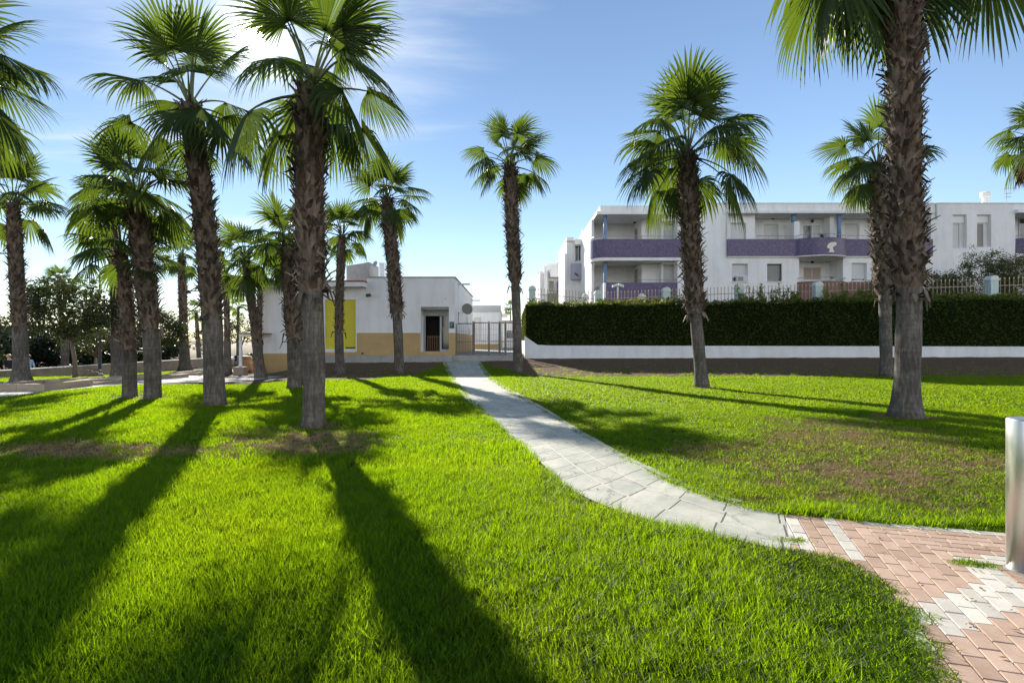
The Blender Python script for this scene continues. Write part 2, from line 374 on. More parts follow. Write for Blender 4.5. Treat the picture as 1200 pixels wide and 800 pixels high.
def trunk_mat():
    m, nt, b, N, L = nodes('palm_trunk')
    rings = noise(nt, 3.0, 5, .6, 'Object', (.5, .5, 4.5)); crk = noise(nt, 5, 8, .72, 'Object', (3.6, 3.6, .8)); big = noise(nt, 1.3, 3)
    mx = N('ShaderNodeMath'); mx.operation = 'MULTIPLY_ADD'; L(rings.outputs['Fac'], mx.inputs[0]); mx.inputs[1].default_value = .28; L(crk.outputs['Fac'], mx.inputs[2])
    a2 = N('ShaderNodeMath'); a2.operation = 'MULTIPLY_ADD'; L(big.outputs['Fac'], a2.inputs[0]); a2.inputs[1].default_value = .35; L(mx.outputs[0], a2.inputs[2])
    r = ramp(nt, a2.outputs[0], [(.52, (.036,.031,.026)), (.80, (.105,.092,.077)), (1.0, (.21,.19,.16))])
    L(r.outputs[0], b.inputs['Base Color']); b.inputs['Roughness'].default_value = .9; b.inputs['Specular IOR Level'].default_value = .2
    # the ring scars that fallen leaves leave round the stem
    tcw = N('ShaderNodeTexCoord'); wv = N('ShaderNodeTexWave'); wv.wave_type = 'BANDS'; wv.bands_direction = 'Z'; wv.inputs['Scale'].default_value = 3.2; wv.inputs['Distortion'].default_value = 7; wv.inputs['Detail'].default_value = 3; wv.inputs['Detail Scale'].default_value = .9
    L(tcw.outputs['Object'], wv.inputs['Vector']); wr = N('ShaderNodeMapRange'); L(wv.outputs['Fac'], wr.inputs[0]); wr.inputs[2].default_value = .18; wr.inputs[3].default_value = .62
    mm = N('ShaderNodeMix'); mm.data_type = 'RGBA'; mm.blend_type = 'MULTIPLY'; mm.inputs['Factor'].default_value = .22; L(r.outputs[0], mm.inputs[6]); L(wr.outputs[0], mm.inputs[7]); L(mm.outputs[2], b.inputs['Base Color'])
    hh = N('ShaderNodeMath'); hh.operation = 'MULTIPLY_ADD'; L(wr.outputs[0], hh.inputs[0]); hh.inputs[1].default_value = .12; L(mx.outputs[0], hh.inputs[2])
    bump(nt, b, hh.outputs[0], .55, .03); MT['palm_trunk'] = m
trunk_mat()
def stub_mat():
    m, nt, b, N, L = nodes('palm_stub')
    g = N('ShaderNodeNewGeometry'); nz = noise(nt, 9, 5, .65, 'Object', (1, 1, .35))
    ad = N('ShaderNodeMath'); ad.operation = 'MULTIPLY_ADD'; L(g.outputs['Random Per Island'], ad.inputs[0]); ad.inputs[1].default_value = .55; L(nz.outputs['Fac'], ad.inputs[2])
    r = ramp(nt, ad.outputs[0], [(.3, (.024,.017,.012)), (.7, (.066,.048,.034)), (1.0, (.20,.155,.115))])
    L(r.outputs[0], b.inputs['Base Color']); b.inputs['Roughness'].default_value = .85; b.inputs['Specular IOR Level'].default_value = .2
    bump(nt, b, nz.outputs['Fac'], .5, .02); MT['palm_stub'] = m
stub_mat()
def path_mat():
    m, nt, b, N, L = nodes('slate_flags')
    uv = N('ShaderNodeTexCoord')
    nzw = N('ShaderNodeTexNoise'); nzw.inputs['Scale'].default_value = 1.3; nzw.inputs['Detail'].default_value = 3; L(uv.outputs['UV'], nzw.inputs['Vector'])
    wv = N('ShaderNodeVectorMath'); wv.operation = 'MULTIPLY_ADD'; L(nzw.outputs['Color'], wv.inputs[0]); wv.inputs[1].default_value = (.05,.03,0); L(uv.outputs['UV'], wv.inputs[2])
    br = N('ShaderNodeTexBrick'); L(wv.outputs[0], br.inputs['Vector'])
    br.inputs['Scale'].default_value = 1; br.inputs['Brick Width'].default_value = .50; br.inputs['Row Height'].default_value = .52
    br.inputs['Mortar Size'].default_value = .010; br.inputs['Mortar Smooth'].default_value = .3; br.offset = .06; br.offset_frequency = 2
    br.inputs['Color1'].default_value = (.41,.41,.365,1); br.inputs['Color2'].default_value = (.50,.495,.44,1); br.inputs['Mortar'].default_value = (.13,.125,.11,1)
    n1 = noise(nt, 2.2, 7, .6); n2 = noise(nt, 9, 8, .7)
    tint = ramp(nt, n1.outputs['Fac'], [(.3, (.72,.75,.72)), (.7, (1.12,1.10,1.02))])
    mx = N('ShaderNodeMix'); mx.data_type = 'RGBA'; mx.blend_type = 'MULTIPLY'; mx.inputs['Factor'].default_value = 1
    L(br.outputs['Color'], mx.inputs[6]); L(tint.outputs[0], mx.inputs[7])
    # slate-like cleft lines pressed into the flags
    wc = N('ShaderNodeVectorMath'); wc.operation = 'MULTIPLY_ADD'; n5 = noise(nt, 3.5, 6, .65, 'UV'); L(n5.outputs['Color'], wc.inputs[0]); wc.inputs[1].default_value = (.5,.5,0); L(uv.outputs['UV'], wc.inputs[2])
    vo = N('ShaderNodeTexVoronoi'); vo.feature = 'DISTANCE_TO_EDGE'; vo.inputs['Scale'].default_value = 1.15; L(wc.outputs[0], vo.inputs['Vector'])
    vr = N('ShaderNodeMapRange'); L(vo.outputs['Distance'], vr.inputs[0]); vr.inputs[1].default_value = 0; vr.inputs[2].default_value = .022; vr.inputs[3].default_value = .62; vr.inputs[4].default_value = 1
    st = noise(nt, .9, 6, .7); sr = ramp(nt, st.outputs['Fac'], [(.30, (.80,.82,.78)), (.55, (1,1,1))])
    m3 = N('ShaderNodeMix'); m3.data_type = 'RGBA'; m3.blend_type = 'MULTIPLY'; m3.inputs['Factor'].default_value = 1; L(mx.outputs[2], m3.inputs[6]); L(sr.outputs[0], m3.inputs[7])
    m4 = N('ShaderNodeMix'); m4.data_type = 'RGBA'; m4.blend_type = 'MULTIPLY'; m4.inputs['Factor'].default_value = 1; L(m3.outputs[2], m4.inputs[6]); L(vr.outputs[0], m4.inputs[7])
    sv = N('ShaderNodeSeparateXYZ'); L(wv.outputs[0], sv.inputs[0]); dv = N('ShaderNodeMath'); dv.operation = 'DIVIDE'; L(sv.outputs['Y'], dv.inputs[0]); dv.inputs[1].default_value = .52
    fr = N('ShaderNodeMath'); fr.operation = 'PINGPONG'; L(dv.outputs[0], fr.inputs[0]); fr.inputs[1].default_value = .5
    ln = N('ShaderNodeMath'); ln.operation = 'LESS_THAN'; L(fr.outputs[0], ln.inputs[0]); ln.inputs[1].default_value = .024
    m5 = N('ShaderNodeMix'); m5.data_type = 'RGBA'; L(ln.outputs[0], m5.inputs['Factor']); L(m4.outputs[2], m5.inputs[6]); m5.inputs[7].default_value = (.52,.50,.44,1)
    L(m5.outputs[2], b.inputs['Base Color'])
    b.inputs['Roughness'].default_value = .62; b.inputs['Specular IOR Level'].default_value = .35
    wvt = N('ShaderNodeTexWave'); L(wv.outputs[0], wvt.inputs['Vector']); wvt.inputs['Scale'].default_value = 1.1; wvt.inputs['Distortion'].default_value = 14; wvt.inputs['Detail'].default_value = 4
    h = N('ShaderNodeMath'); h.operation = 'MULTIPLY_ADD'; L(wvt.outputs['Fac'], h.inputs[0]); h.inputs[1].default_value = .15; L(n2.outputs['Fac'], h.inputs[2])
    h2 = N('ShaderNodeMath'); h2.operation = 'MULTIPLY_ADD'; L(br.outputs['Fac'], h2.inputs[0]); h2.inputs[1].default_value = -1.4; L(h.outputs[0], h2.inputs[2])
    bump(nt, b, h2.outputs[0], .6, .012); MT['slate_flags'] = m
path_mat()
def brick_mat(name, c1, c2):
    m, nt, b, N, L = nodes(name)
    g = N('ShaderNodeNewGeometry'); nz = noise(nt, 5, 8, .7); n2 = noise(nt, 60, 4, .7)
    ad = N('ShaderNodeMath'); ad.operation = 'MULTIPLY_ADD'; L(g.outputs['Random Per Island'], ad.inputs[0]); ad.inputs[1].default_value = .5; L(nz.outputs['Fac'], ad.inputs[2])
    r = ramp(nt, ad.outputs[0], [(.35, c1), (1.0, c2)]); L(r.outputs[0], b.inputs['Base Color'])
    b.inputs['Roughness'].default_value = .85; b.inputs['Specular IOR Level'].default_value = .25; bump(nt, b, n2.outputs['Fac'], .25, .004); MT[name] = m
brick_mat('red_brick', (.30,.205,.147), (.485,.350,.265)); brick_mat('white_brick', (.40,.375,.32), (.60,.565,.49))

# ------------------------------------------------------------------ ground
PATH_L = [(519,421),(521,425),(526,437),(533,450),(551,470),(580,495),(620,530),(650,560),(668,578),(700,597),(760,613),(850,634),(928,650)]
PATH_R = [(558,421),(562,425),(570,437),(577,445),(600,460),(640,483),(690,515),(740,543),(790,570),(830,585),(870,597),(918,604)]
PAVE_PX = [(918,604),(1000,609.5),(1090,617),(1180,626)]
PAVE_EDGE = [(1100,800),(1086,775),(1072,748),(1066,724),(1030,690),(1000,667),(960,655),(928,650)]
LAWN_FAR_L = [(-900,452),(300,452),(340,447),(430,446),(486,441),(512,431),(521,425)]
LAWN_FAR_R = [(562,425),(590,433),(620,440),(660,442),(1200,441),(2600,441)]
def gp(p): v = ground(*p); return (v.x, v.y)
path_l = [gp(p) for p in PATH_L]; path_r = [gp(p) for p in PATH_R]
path_poly = path_l + path_r[::-1]
vd = Vector((.952, -.307)); ud = Vector((.307, .952))       # the two directions of the brick courses
pv0 = Vector(gp(PAVE_PX[0])); 
pave_poly = [gp(p) for p in PAVE_EDGE] + [tuple(pv0), tuple(pv0 + vd*12), tuple(pv0 + vd*12 - ud*9), tuple(Vector(gp(PAVE_EDGE[0])) - ud*3)]
PLAZA = [(-17.85,3),(-13.6,3),(-13.6,16.5),(-13.2,19.4),(-12.2,20.6),(-9.9,20.9),(-9.6,24.0),(-14.0,24.6),(-15.6,31),(-15.6,60),(-17.85,60)]
def plain_ground(px, py):
    fl = np.interp(px, [p[0] for p in LAWN_FAR_L], [p[1] for p in LAWN_FAR_L])
    fr = np.interp(px, [p[0] for p in LAWN_FAR_R], [p[1] for p in LAWN_FAR_R])
    return np.where(px < 541, fl, fr)
_LAT = np.random.RandomState(5).uniform(-1, 1, (256, 256))
def vnoise(X, Y):
    xi, yi = np.floor(X).astype(int), np.floor(Y).astype(int); fx, fy = X-xi, Y-yi; fx, fy = fx*fx*(3-2*fx), fy*fy*(3-2*fy)
    g = lambda a, b: _LAT[a % 256, b % 256]
    return (g(xi,yi)*(1-fx)+g(xi+1,yi)*fx)*(1-fy)+(g(xi,yi+1)*(1-fx)+g(xi+1,yi+1)*fx)*fy
def hashnoise(X, Y, s):
    X, Y = np.asarray(X, dtype=float)*s, np.asarray(Y, dtype=float)*s
    return .62*vnoise(X*.8+.3*Y, Y*.8-.3*X)+.34*vnoise(X*1.9-.7*Y+31, Y*1.9+.7*X+17)+.2*vnoise(X*4.3+57, Y*4.3+91)
BARE = [(110,529,200,13,.95),(350,520,125,17,.95),(250,532,120,9,.5),(960,508,95,22,.85),(1090,562,145,42,.95),(980,562,115,36,.88),(1120,600,110,16,.9),(870,530,90,18,.5),(1020,530,170,24,.65),(940,665,60,9,.3),(900,590,60,10,.7)]
FEET = [tuple(ground(*p)[:2]) for p in ((367,500),(252,475),(179,467),(152,465),(823,454),(1061,489))]
def lawn_info(X, Y):
    """how much grass grows at a spot (0..1) and how tall"""
    Z = terr(X, Y); px, py = to_px(X, Y, Z)
    n = hashnoise(X, Y, 1.1)*.6+hashnoise(X, Y, 3.7)*.4
    main = (X > -13.55+.1*n) & (py > plain_ground(px, py) + n*1.2)
    main &= ~in_poly(X, Y, PLAZA)
    strip = (X > -21.7) & (X < -17.9) & (Y < 48)
    d = np.where(main | strip, 1.0, 0.0)
    bare = np.zeros_like(d)
    for (bx, by, rx, ry, s) in BARE:
        q = np.sqrt(((px-bx)/rx)**2+((py-by)/ry)**2) + n*.55
        bare = np.maximum(bare, s*np.clip((1.15-q)/.6, 0, 1))
    # turf survives in ragged clumps inside the worn ground
    cl = np.clip((hashnoise(X, Y, 3.2)+.22)/.22, 0, 1)
    bare = bare*(1-.28*cl)
    for (bx, by) in FEET: bare = np.maximum(bare, .9*np.clip((.62+.25*n-np.hypot(X-bx, Y-by))/.25, 0, 1))
    d = d*(1-bare)
    d = np.where(in_poly(X, Y, path_poly) | in_poly(X, Y, pave_poly), 0, d)
    h = (1-.55*bare)*(.85+.25*hashnoise(X, Y, .8))
    # the mown corner beside the bricks is short
    e = np.sqrt((np.maximum(0, 2.55-X)*1.0)**2 + np.maximum(0, Y-5.2)**2)
    corner = (X > 1.55) & (Y < 4.7)
    h = np.where(corner, h*(.45+.25*np.clip((2.3-X)/.7, 0, 1)), h)
    right = (px > 560) & (py > 400) & (X > np.interp(Y, [0, 4.9, 5.2, 40], [99, 99, .3, 0])) 
    h = np.where(right, h*.66, h)
    return d, h
def build_terrain():
    xs = np.concatenate([[-2500,-900,-300,-120,-75,-60,-50,-40,-34,-28,-25], np.arange(-22.16,-22.13,.02), np.arange(-22,-6,.25), np.arange(-6,7,.125), np.arange(7,32,.3), [34,38,44,52,65,90,140,300,900,2500]])
    ys = np.concatenate([[-400,-60,-20,-8,-3,-1,0,.6], np.arange(1.2,9,.125), np.arange(9,26,.25), np.arange(26,36,.35), np.arange(36,52,1.2), [55,60,70,85,110,150,260,500,1200,3500]])
    XX, YY = np.meshgrid(xs, ys); ZZ = terr(XX, YY)
    ZZ = ZZ + np.where((YY < 34) & (YY > 1) & (XX > -21) & (XX < 33), .012*hashnoise(XX, YY, 5.0), 0)
    bank = (wall_y(XX)-YY > .2) & (wall_y(XX)-YY < 5) & (XX > -9)
    ZZ = ZZ + np.where(bank, .03*hashnoise(XX, YY, 2.3)+.02*hashnoise(XX, YY, 7.7), 0)
    pp = in_poly(XX, YY, path_poly) | in_poly(XX, YY, pave_poly); ZZ = ZZ - np.where(pp, .05, 0)
    ZZ = ZZ - np.where(in_poly(XX, YY, PLAZA), .05, 0)
    ny, nx = XX.shape
    m = MB(); m.v = np.stack([XX, YY, ZZ], -1).reshape(-1, 3).tolist()
    for j in range(ny-1):
        for i in range(nx-1):
            a = j*nx+i; m.f.append((a, a+1, a+nx+1, a+nx)); m.m.append(0)
    o = m.build('ground', MT['lawn_soil'], smooth=True)
    d, h = lawn_info(XX, YY)
    d = np.where(XX < -22.2, 0.12, d)
    att = o.data.attributes.new('lawn', 'FLOAT', 'POINT'); att.data.foreach_set('value', d.reshape(-1))
    tag(o, kind='structure')
build_terrain()

def strip_path():
    n = 150
    def resample(pts, n):
        p = np.array(pts); s = np.concatenate([[0], np.cumsum(np.hypot(*np.diff(p, axis=0).T))])
        # smooth the traced line a little
        t = np.linspace(0, s[-1], n); x = np.interp(t, s, p[:, 0]); y = np.interp(t, s, p[:, 1])
        k = np.ones(9)/9; xp = np.pad(x, 4, mode='edge'); yp = np.pad(y, 4, mode='edge')
        xs_, ys_ = np.convolve(xp, k, 'valid'), np.convolve(yp, k, 'valid'); xs_[0], ys_[0], xs_[-1], ys_[-1] = x[0], y[0], x[-1], y[-1]
        return np.stack([xs_, ys_], 1)
    a, b = resample(path_l, n), resample(path_r, n)
    mid = (a+b)/2; s = np.concatenate([[0], np.cumsum(np.hypot(*np.diff(mid, axis=0).T))])
    m = MB(); m.uv = []; K = 9
    for i in range(n):
        for k in range(K):
            p = a[i]+(b[i]-a[i])*k/(K-1); m.v.append((p[0], p[1], float(terr(p[0], p[1]))+.018)); m.uv.append((s[i], k/(K-1)*1.56))
    for i in range(n-1):
        for k in range(K-1):
            q = i*K+k; m.f.append((q, q+K, q+K+1, q+1)); m.m.append(0)
    o = m.build('path', MT['slate_flags'], smooth=True); tag(o, kind='structure')
    for side, pts, sg in (('kerb', a, -1), ('kerb', b, 1)):
        m = MB()
        step = 3
        for i in range(0, n-1-step if sg < 0 else n-1-step, step):
            if sg < 0 and i > n*.72: break
            p, q = Vector(pts[i]), Vector(pts[i+step]); d = (q-p); ln = d.length; d.normalize()
            nn = Vector((-d.y, d.x))*(1 if (Vector(pts[i])-Vector(mid[i])).dot(Vector((-d.y, d.x))) > 0 else -1)
            c = (p+q)/2+nn*.045; z = float(terr(c.x, c.y))
            z0, z1 = float(terr(*p)), float(terr(*q))
            m.obox((c.x, c.y, z-.02), (d.x*(ln/2-.006), d.y*(ln/2-.006), (z1-z0)/2), (nn.x*.042, nn.y*.042, 0), (0, 0, .05+rnd.uniform(-.006, .006)))
        tag(m.build('path_kerb', MT['pale_paving']), kind='structure')
strip_path()

def plaza():
    m = MB(); k = len(PLAZA)
    # triangulated over a grid so that it follows the fall of the land
    ys = np.unique(np.concatenate([np.arange(3, 60.1, 1.0), [16.5,19.4,20.6,20.9,24.0,24.6]]))
    def span(y):
        xs = []
        for i in range(k):
            (x1, y1), (x2, y2) = PLAZA[i], PLAZA[(i+1) % k]
            if (y1 <= y) != (y2 <= y): xs.append(x1+(x2-x1)*(y-y1)/(y2-y1))
        return min(xs), max(xs)
    rows = []
    for y in ys[:-1]:
        rows.append((y, *span(y+1e-4)))
    n = 14
    for y, x0, x1 in rows:
        for i in range(n+1):
            x = x0+(x1-x0)*i/n; m.v.append((x, y, float(terr(x, y))+.012))
    for j in range(len(rows)-1):
        for i in range(n):
            q = j*(n+1)+i; m.f.append((q, q+1, q+n+2, q+n+1)); m.m.append(0)
    tag(m.build('plaza', MT['pale_paving'], smooth=True), kind='structure')
    m = MB()
    for i in range(40):
        y = 5+i*1.0; z = float(terr(-17.95, y+.5)); m.box(-18.02, -17.87, y, y+.985, z-.1, z+.07)
    tag(m.build('lawn_kerb', MT['kerb_stone']), kind='structure')
plaza()

def bricks():
    m = MB(); o = pv0
    W, Lb, g = .100, .200, .005
    # px polygons of the pale bricks
    pz = lambda L_: [(900+x/3.81, 590+y/3.81) for x, y in L_]
    pale = [pz([(640,452),(700,425),(790,400),(880,388),(905,360),(960,335),(890,290),(980,288),(1150,410),(1150,500),(1080,470),(960,505),(925,545),(905,572),(830,600),(700,560)]),
            pz([(590,575),(690,520),(765,632),(690,632),(770,770),(720,790)]),
            pz([(820,240),(1100,252),(1100,282),(850,268)])]
    pl = [in_poly for _ in pale]
    white_col = None
    q = Vector(gp((968,612)))-o; wcol = math.floor(q.dot(vd)/W)
    lcol = math.floor((Vector(gp((926,610)))-o).dot(vd)/W)
    def put(cx, cy, du, lu, dv, lv):
        P = o + vd*cx - ud*cy
        if not bool(in_poly(np.array([P.x]), np.array([P.y]), big)[0]): return
        px, py = to_px(P.x, P.y, 0.0)
        w = any(bool(in_poly(np.array([px]), np.array([py]), p)[0]) for p in pale)
        if cy < W*1.02 and cx > .55: w = True
        col = math.floor(cx/W)
        if du == 'u' and col == wcol and cy < .95: w = True
        if du == 'u' and col <= lcol: w = cy < .9
        z = rnd.uniform(-.0018, .0018); t = rnd.uniform(-.0025, .0025); lu2, lv2 = lu/2-g/2, lv/2-g/2
        bev = .004; hz = .016+z; n = len(m.v)
        uu, vv = Vector((-ud.x, -ud.y, t)), Vector((vd.x, vd.y, -t))
        c = Vector((P.x, P.y, 0))
        for (e, zz) in ((0, -.05), (0, hz-bev), (bev, hz)):
            for (i, j) in ((-1,-1),(1,-1),(1,1),(-1,1)): m.v.append(tuple(c+vv*(i*(lv2-e))+uu*(-j*(lu2-e))+Vector((0,0,zz))))
        mi = 1 if w else 0
        for r in (0, 4):
            for i in range(4): m.f.append((n+r+i, n+r+(i+1) % 4, n+r+4+(i+1) % 4, n+r+4+i)); m.m.append(mi)
        m.f.append((n+8, n+9, n+10, n+11)); m.m.append(mi)
    big = [tuple(Vector(p)) for p in pave_poly]
    # widen under the turf edge
    big = [(x-.12 if i < 8 else x, y) for i, (x, y) in enumerate(big)]
    nc = 120
    dg = (Vector(gp((981,611)))-o); diag0 = dg.dot(vd)      # the mitre where the courses turn
    for c in range(-2, nc):
        off = .1*((c*1) % 2)
        for r in range(-1, 45):
            cx, cy = (c+.5)*W, r*Lb+off+Lb/2+W
            if cy < cx-diag0: continue
            put(cx, cy, 'u', Lb, 'v', W)
    for r in range(0, 90):
        off = .1*(r % 2)
        for c in range(-1, 60):
            cx, cy = c*Lb+off+Lb/2, (r+.5)*W
            if r > 0 and cy > cx-diag0-.0: continue
            if r == 0 and cx < .1: continue
            put(cx, cy, 'v', W, 'u', Lb)
    tag(m.build('brick_paving', [MT['red_brick'], MT['white_brick']]), kind='structure')
    m = MB(); m.prism([(x, y) for x, y in (pave_poly if sum((pave_poly[i][0]*pave_poly[(i+1)%len(pave_poly)][1]-pave_poly[(i+1)%len(pave_poly)][0]*pave_poly[i][1]) for i in range(len(pave_poly))) > 0 else pave_poly[::-1])], -.06, .002)
    tag(m.build('paving_bed', MT['sand']), kind='structure')
bricks()

# ------------------------------------------------------------------ hill, water
def hill():
    m = MB(); nx, ny = 40, 10
    for j in range(ny+1):
        for i in range(nx+1):
            X = -95+70*i/nx; Y = 105+40*j/ny
            e = math.sin(math.pi*j/ny)**.7*min(1, i/6, (nx-i)/6)
            m.v.append((X, Y, -3.6+e*(4.2+.5*math.sin(X*.21)+.35*math.sin(X*.6+Y*.3))))
    for j in range(ny):
        for i in range(nx):
            q = j*(nx+1)+i; m.f.append((q, q+1, q+nx+2, q+nx+1)); m.m.append(0)
    tag(m.build('hill', MT['sand'], smooth=True), kind='structure')
hill()

# ------------------------------------------------------------------ palms
def frond(m, base, az, el, lp, rb, r, nseg=34, steps=6, droop=1.0, mi=0, mp=1):
    """one fan leaf: petiole, then pleated segments joined at the heart and drooping free at the tips"""
    side = Vector((math.cos(az), -math.sin(az), 0)); p = Vector(base); pts = [p.copy()]; e = el
    bend = (R(16)+R(20)*r.random())*droop
    if el > R(60): bend *= .45
    n = 7
    for i in range(n):
        e = el-bend*((i+1)/n)**1.4
        d = Vector((math.sin(az)*math.cos(e), math.cos(az)*math.cos(e), math.sin(e)))
        p = p+d*(lp/n); pts.append(p.copy())
    m.tube(pts, [.030-.016*i/n for i in range(n+1)], 4, mp, cap=False)
    roll = r.uniform(-.35, .35)
    e -= R(r.uniform(0, 34))*droop*(1 if el < R(55) else .3)
    d = Vector((math.sin(az)*math.cos(e), math.cos(az)*math.cos(e), math.sin(e)))
    s = (Matrix.Rotation(roll, 3, d) @ side).normalized(); nn = s.cross(d).normalized()
    if nn.z < 0 and el < R(70): nn = -nn
    spread = R(r.uniform(98, 128)); fold = r.uniform(.0, .5); dg = r.uniform(.6, 1.2)*droop*(.45 if el > R(50) else 1)
    up = Vector((0, 0, 1)); dth = 2*spread/nseg
    lag = Vector((r.uniform(.0, .42), r.uniform(-.1, .1), 0))       # the breeze carries the tips a little
    for k in range(nseg):
        th = -spread+dth*(k+.5)+r.uniform(-.012, .012)
        L0 = rb*(.66+.34*math.cos(th*.8))*r.uniform(.90, 1.07)
        d0 = d*math.cos(th)+s*math.sin(th)-nn*fold*abs(math.sin(th))
        d0.normalize()
        t0 = -d*math.sin(th)+s*math.cos(th)                      # across the segment
        nrm = d0.cross(t0).normalized()
        joined = .46+.10*math.cos(th)+r.uniform(-.05, .05)
        pos = Vector(pts[-1]); dr = d0.copy(); b = len(m.v); jit = r.uniform(.7, 1.5)
        tw = t0.copy()
        for i in range(steps+1):
            t = i/steps
            if i:
                g = (.06 if t < joined else .52*jit)*dg*(.40+t)
                dr = (dr-up*g*.55+lag*(.15*t)).normalized(); pos = pos+dr*(L0/steps)
            rad = L0*t
            if t <= joined: hw = max(.004, rad*math.tan(dth/2)*1.03)
            else: hw = L0*joined*math.tan(dth/2)*1.03*max(0, (1-(t-joined)/(1-joined)))**.9+.0012
            pl_ = hw*.5*(1 if t <= joined+.2 else .8)
            m.v.append(tuple(pos-tw*hw)); m.v.append(tuple(pos+nrm*pl_)); m.v.append(tuple(pos+tw*hw))
        for i in range(steps):
            q = b+i*3
            m.f.append((q, q+1, q+4, q+3)); m.m.append(mi); m.f.append((q+1, q+2, q+5, q+4)); m.m.append(mi)
def smooth_line(pts, n):
    p = np.array([tuple(q) for q in pts]); t = np.linspace(0, 1, len(p)); tt = np.linspace(0, 1, n)
    h = np.array([np.interp(tt, p[:, 2]/1.0*0+t, p[:, i]) for i in range(3)]).T
    w = max(1, n//(len(p)*2)); k = np.ones(2*w+1)/(2*w+1)
    out = np.stack([np.convolve(np.pad(h[:, i], w, mode='edge'), k, 'valid') for i in range(3)], 1)
    out[0], out[-1] = h[0], h[-1]; return out
def palm(label, line, Y=None, w_base=26, w_low=22, w_stub=36, y_stub=370, crown=2.2, nf=26, seed=1, seg=34, skirt=6, lo=-30, hi=84, dead=0, group='fan palms standing in the lawns and along the plaza', boots=True, droop=1.0, gaps=(), front=.95):
    """line: pixels from the foot up to the heart of the crown, all at the distance of the foot"""
    r = random.Random(seed)
    if Y is None: g = ground(*line[0]); Y = g.y
    else: g = gx(line[0][0], Y)
    S = Y/F
    P = [at(x, y, Y) for x, y in line]; P[0] = Vector((g.x, g.y, g.z-.05))
    root = thing('palm_tree', label, 'palm tree', (g.x, g.y, g.z), group)
    n = 44; c = smooth_line(P, n); zt = c[-1][2]; zs = EYE-(y_stub-HY)*S
    rb_, rl, rs = w_base*S/2, w_low*S/2, w_stub*S/2*.64
    rad = []
    for q in c:
        h = q[2]-g.z
        if q[2] < zs: rr = rl+(rb_-rl)*math.exp(-max(h, 0)/.28)
        else:
            rr = rs*(1-.22*sm(zt-1.0, zt, q[2]))
            rr = rl*.9+(rr-rl*.9)*float(sm(zs, zs+.25, q[2]))
        rad.append(float(rr)*(1+.02*math.sin(h*5+seed)))
    m = MB(); m.tube(c, rad, 20)
    if boots:
        for fi, f_ in enumerate(m.f):
            if m.v[f_[0]][2] > zs-.02: m.m[fi] = 1
    m.build('trunk', [MT['palm_trunk'], MT['palm_stub']], root, smooth=True)
    # the old leaf bases that clothe the upper trunk
    if boots:
        m = MB(); hgt = zt-zs; dens = 74 if Y < 16 else (62 if Y < 21 else 52)
        cnt = int(hgt*2*math.pi*rs*dens)+10
        cnt = max(60, min(cnt, 1300)); sc = (.92 if Y < 16 else .86)*min(1.15, max(.7, rs/.26))
        for i in range(cnt):
            u = (i+r.random()*.8)/cnt; z = zs+.05+hgt*.985*u
            j = min(n-2, max(0, int(np.searchsorted(c[:, 2], z))-1)); f = (z-c[j][2])/max(1e-5, c[j+1][2]-c[j][2])
            ctr = Vector(c[j]+(c[j+1]-c[j])*min(max(f, 0), 1)); ra = rad[j]+(rad[j+1]-rad[j])*f
            a = i*2.39996+r.uniform(-.25, .25); o_ = Vector((math.cos(a), math.sin(a), 0)); tg = Vector((-math.sin(a), math.cos(a), 0))
            ln = r.uniform(.15, .36)*sc; wd = r.uniform(.034, .080)*sc; th = r.uniform(.010, .024)
            tilt = r.gauss(.42, .22) if r.random() > .14 else r.uniform(-.7, .0)
            lean = r.gauss(0, .75)
            d1 = (Vector((0, 0, 1))*(1.0 if tilt > 0 else -.5)+o_*max(.15, abs(tilt))+tg*lean*.4).normalized()
            d2 = (d1+o_*r.uniform(.1, .75)+Vector((0,0,-.15))).normalized()
            p0 = ctr+o_*(ra*.93); p1 = p0+d1*ln*.6; p2 = p1+d2*ln*.5
            nn = d1.cross(tg).normalized(); nn = nn if nn.dot(o_) > 0 else -nn
            b = len(m.v)
            for (pp, ww, tt) in ((p0, wd, th), (p1, wd*.72, th*.9), (p2, wd*r.uniform(.10, .75), th*.5)):
                m.v += [tuple(pp-tg*ww), tuple(pp+nn*tt), tuple(pp+tg*ww), tuple(pp-nn*tt*.6)]
            for k in (0, 4):
                for q in range(4): m.f.append((b+k+q, b+k+(q+1) % 4, b+k+4+(q+1) % 4, b+k+4+q)); m.m.append(0)
            m.f.append((b+8, b+9, b+10, b+11)); m.m.append(0)
        for i in range(skirt):                        # dried bases that hang at the foot of the thatch
            a = 2*math.pi*(i+r.random())/max(skirt, 1); o_ = Vector((math.cos(a), math.sin(a), 0)); tg = Vector((-math.sin(a), math.cos(a), 0))
            j = min(n-2, max(0, int(np.searchsorted(c[:, 2], zs))-1)); ctr = Vector(c[j])
            p0 = ctr+o_*rl*.9+Vector((0, 0, r.uniform(0, .15))); p1 = p0+o_*r.uniform(.08, .2)+Vector((0, 0, r.uniform(-.05, .12))); p2 = p1+o_*r.uniform(.02, .1)+Vector((0, 0, -r.uniform(.12, .32)))
            b = len(m.v); wd = r.uniform(.04, .075)
            for (pp, ww) in ((p0, wd), (p1, wd), (p2, wd*.5)): m.v += [tuple(pp-tg*ww), tuple(pp+Vector((0, 0, .02))), tuple(pp+tg*ww), tuple(pp-Vector((0, 0, .015)))]
            for k in (0, 4):
                for q in range(4): m.f.append((b+k+q, b+k+(q+1) % 4, b+k+4+(q+1) % 4, b+k+4+q)); m.m.append(0)
        m.build('leaf_stubs', MT['palm_stub'], root)
    m = MB(); top = Vector(c[-1])
    lp0, rb0 = crown*r.uniform(.46,.54), crown*r.uniform(.54,.60); droop *= r.uniform(.8, 1.2); ph = r.uniform(0, 6.28)
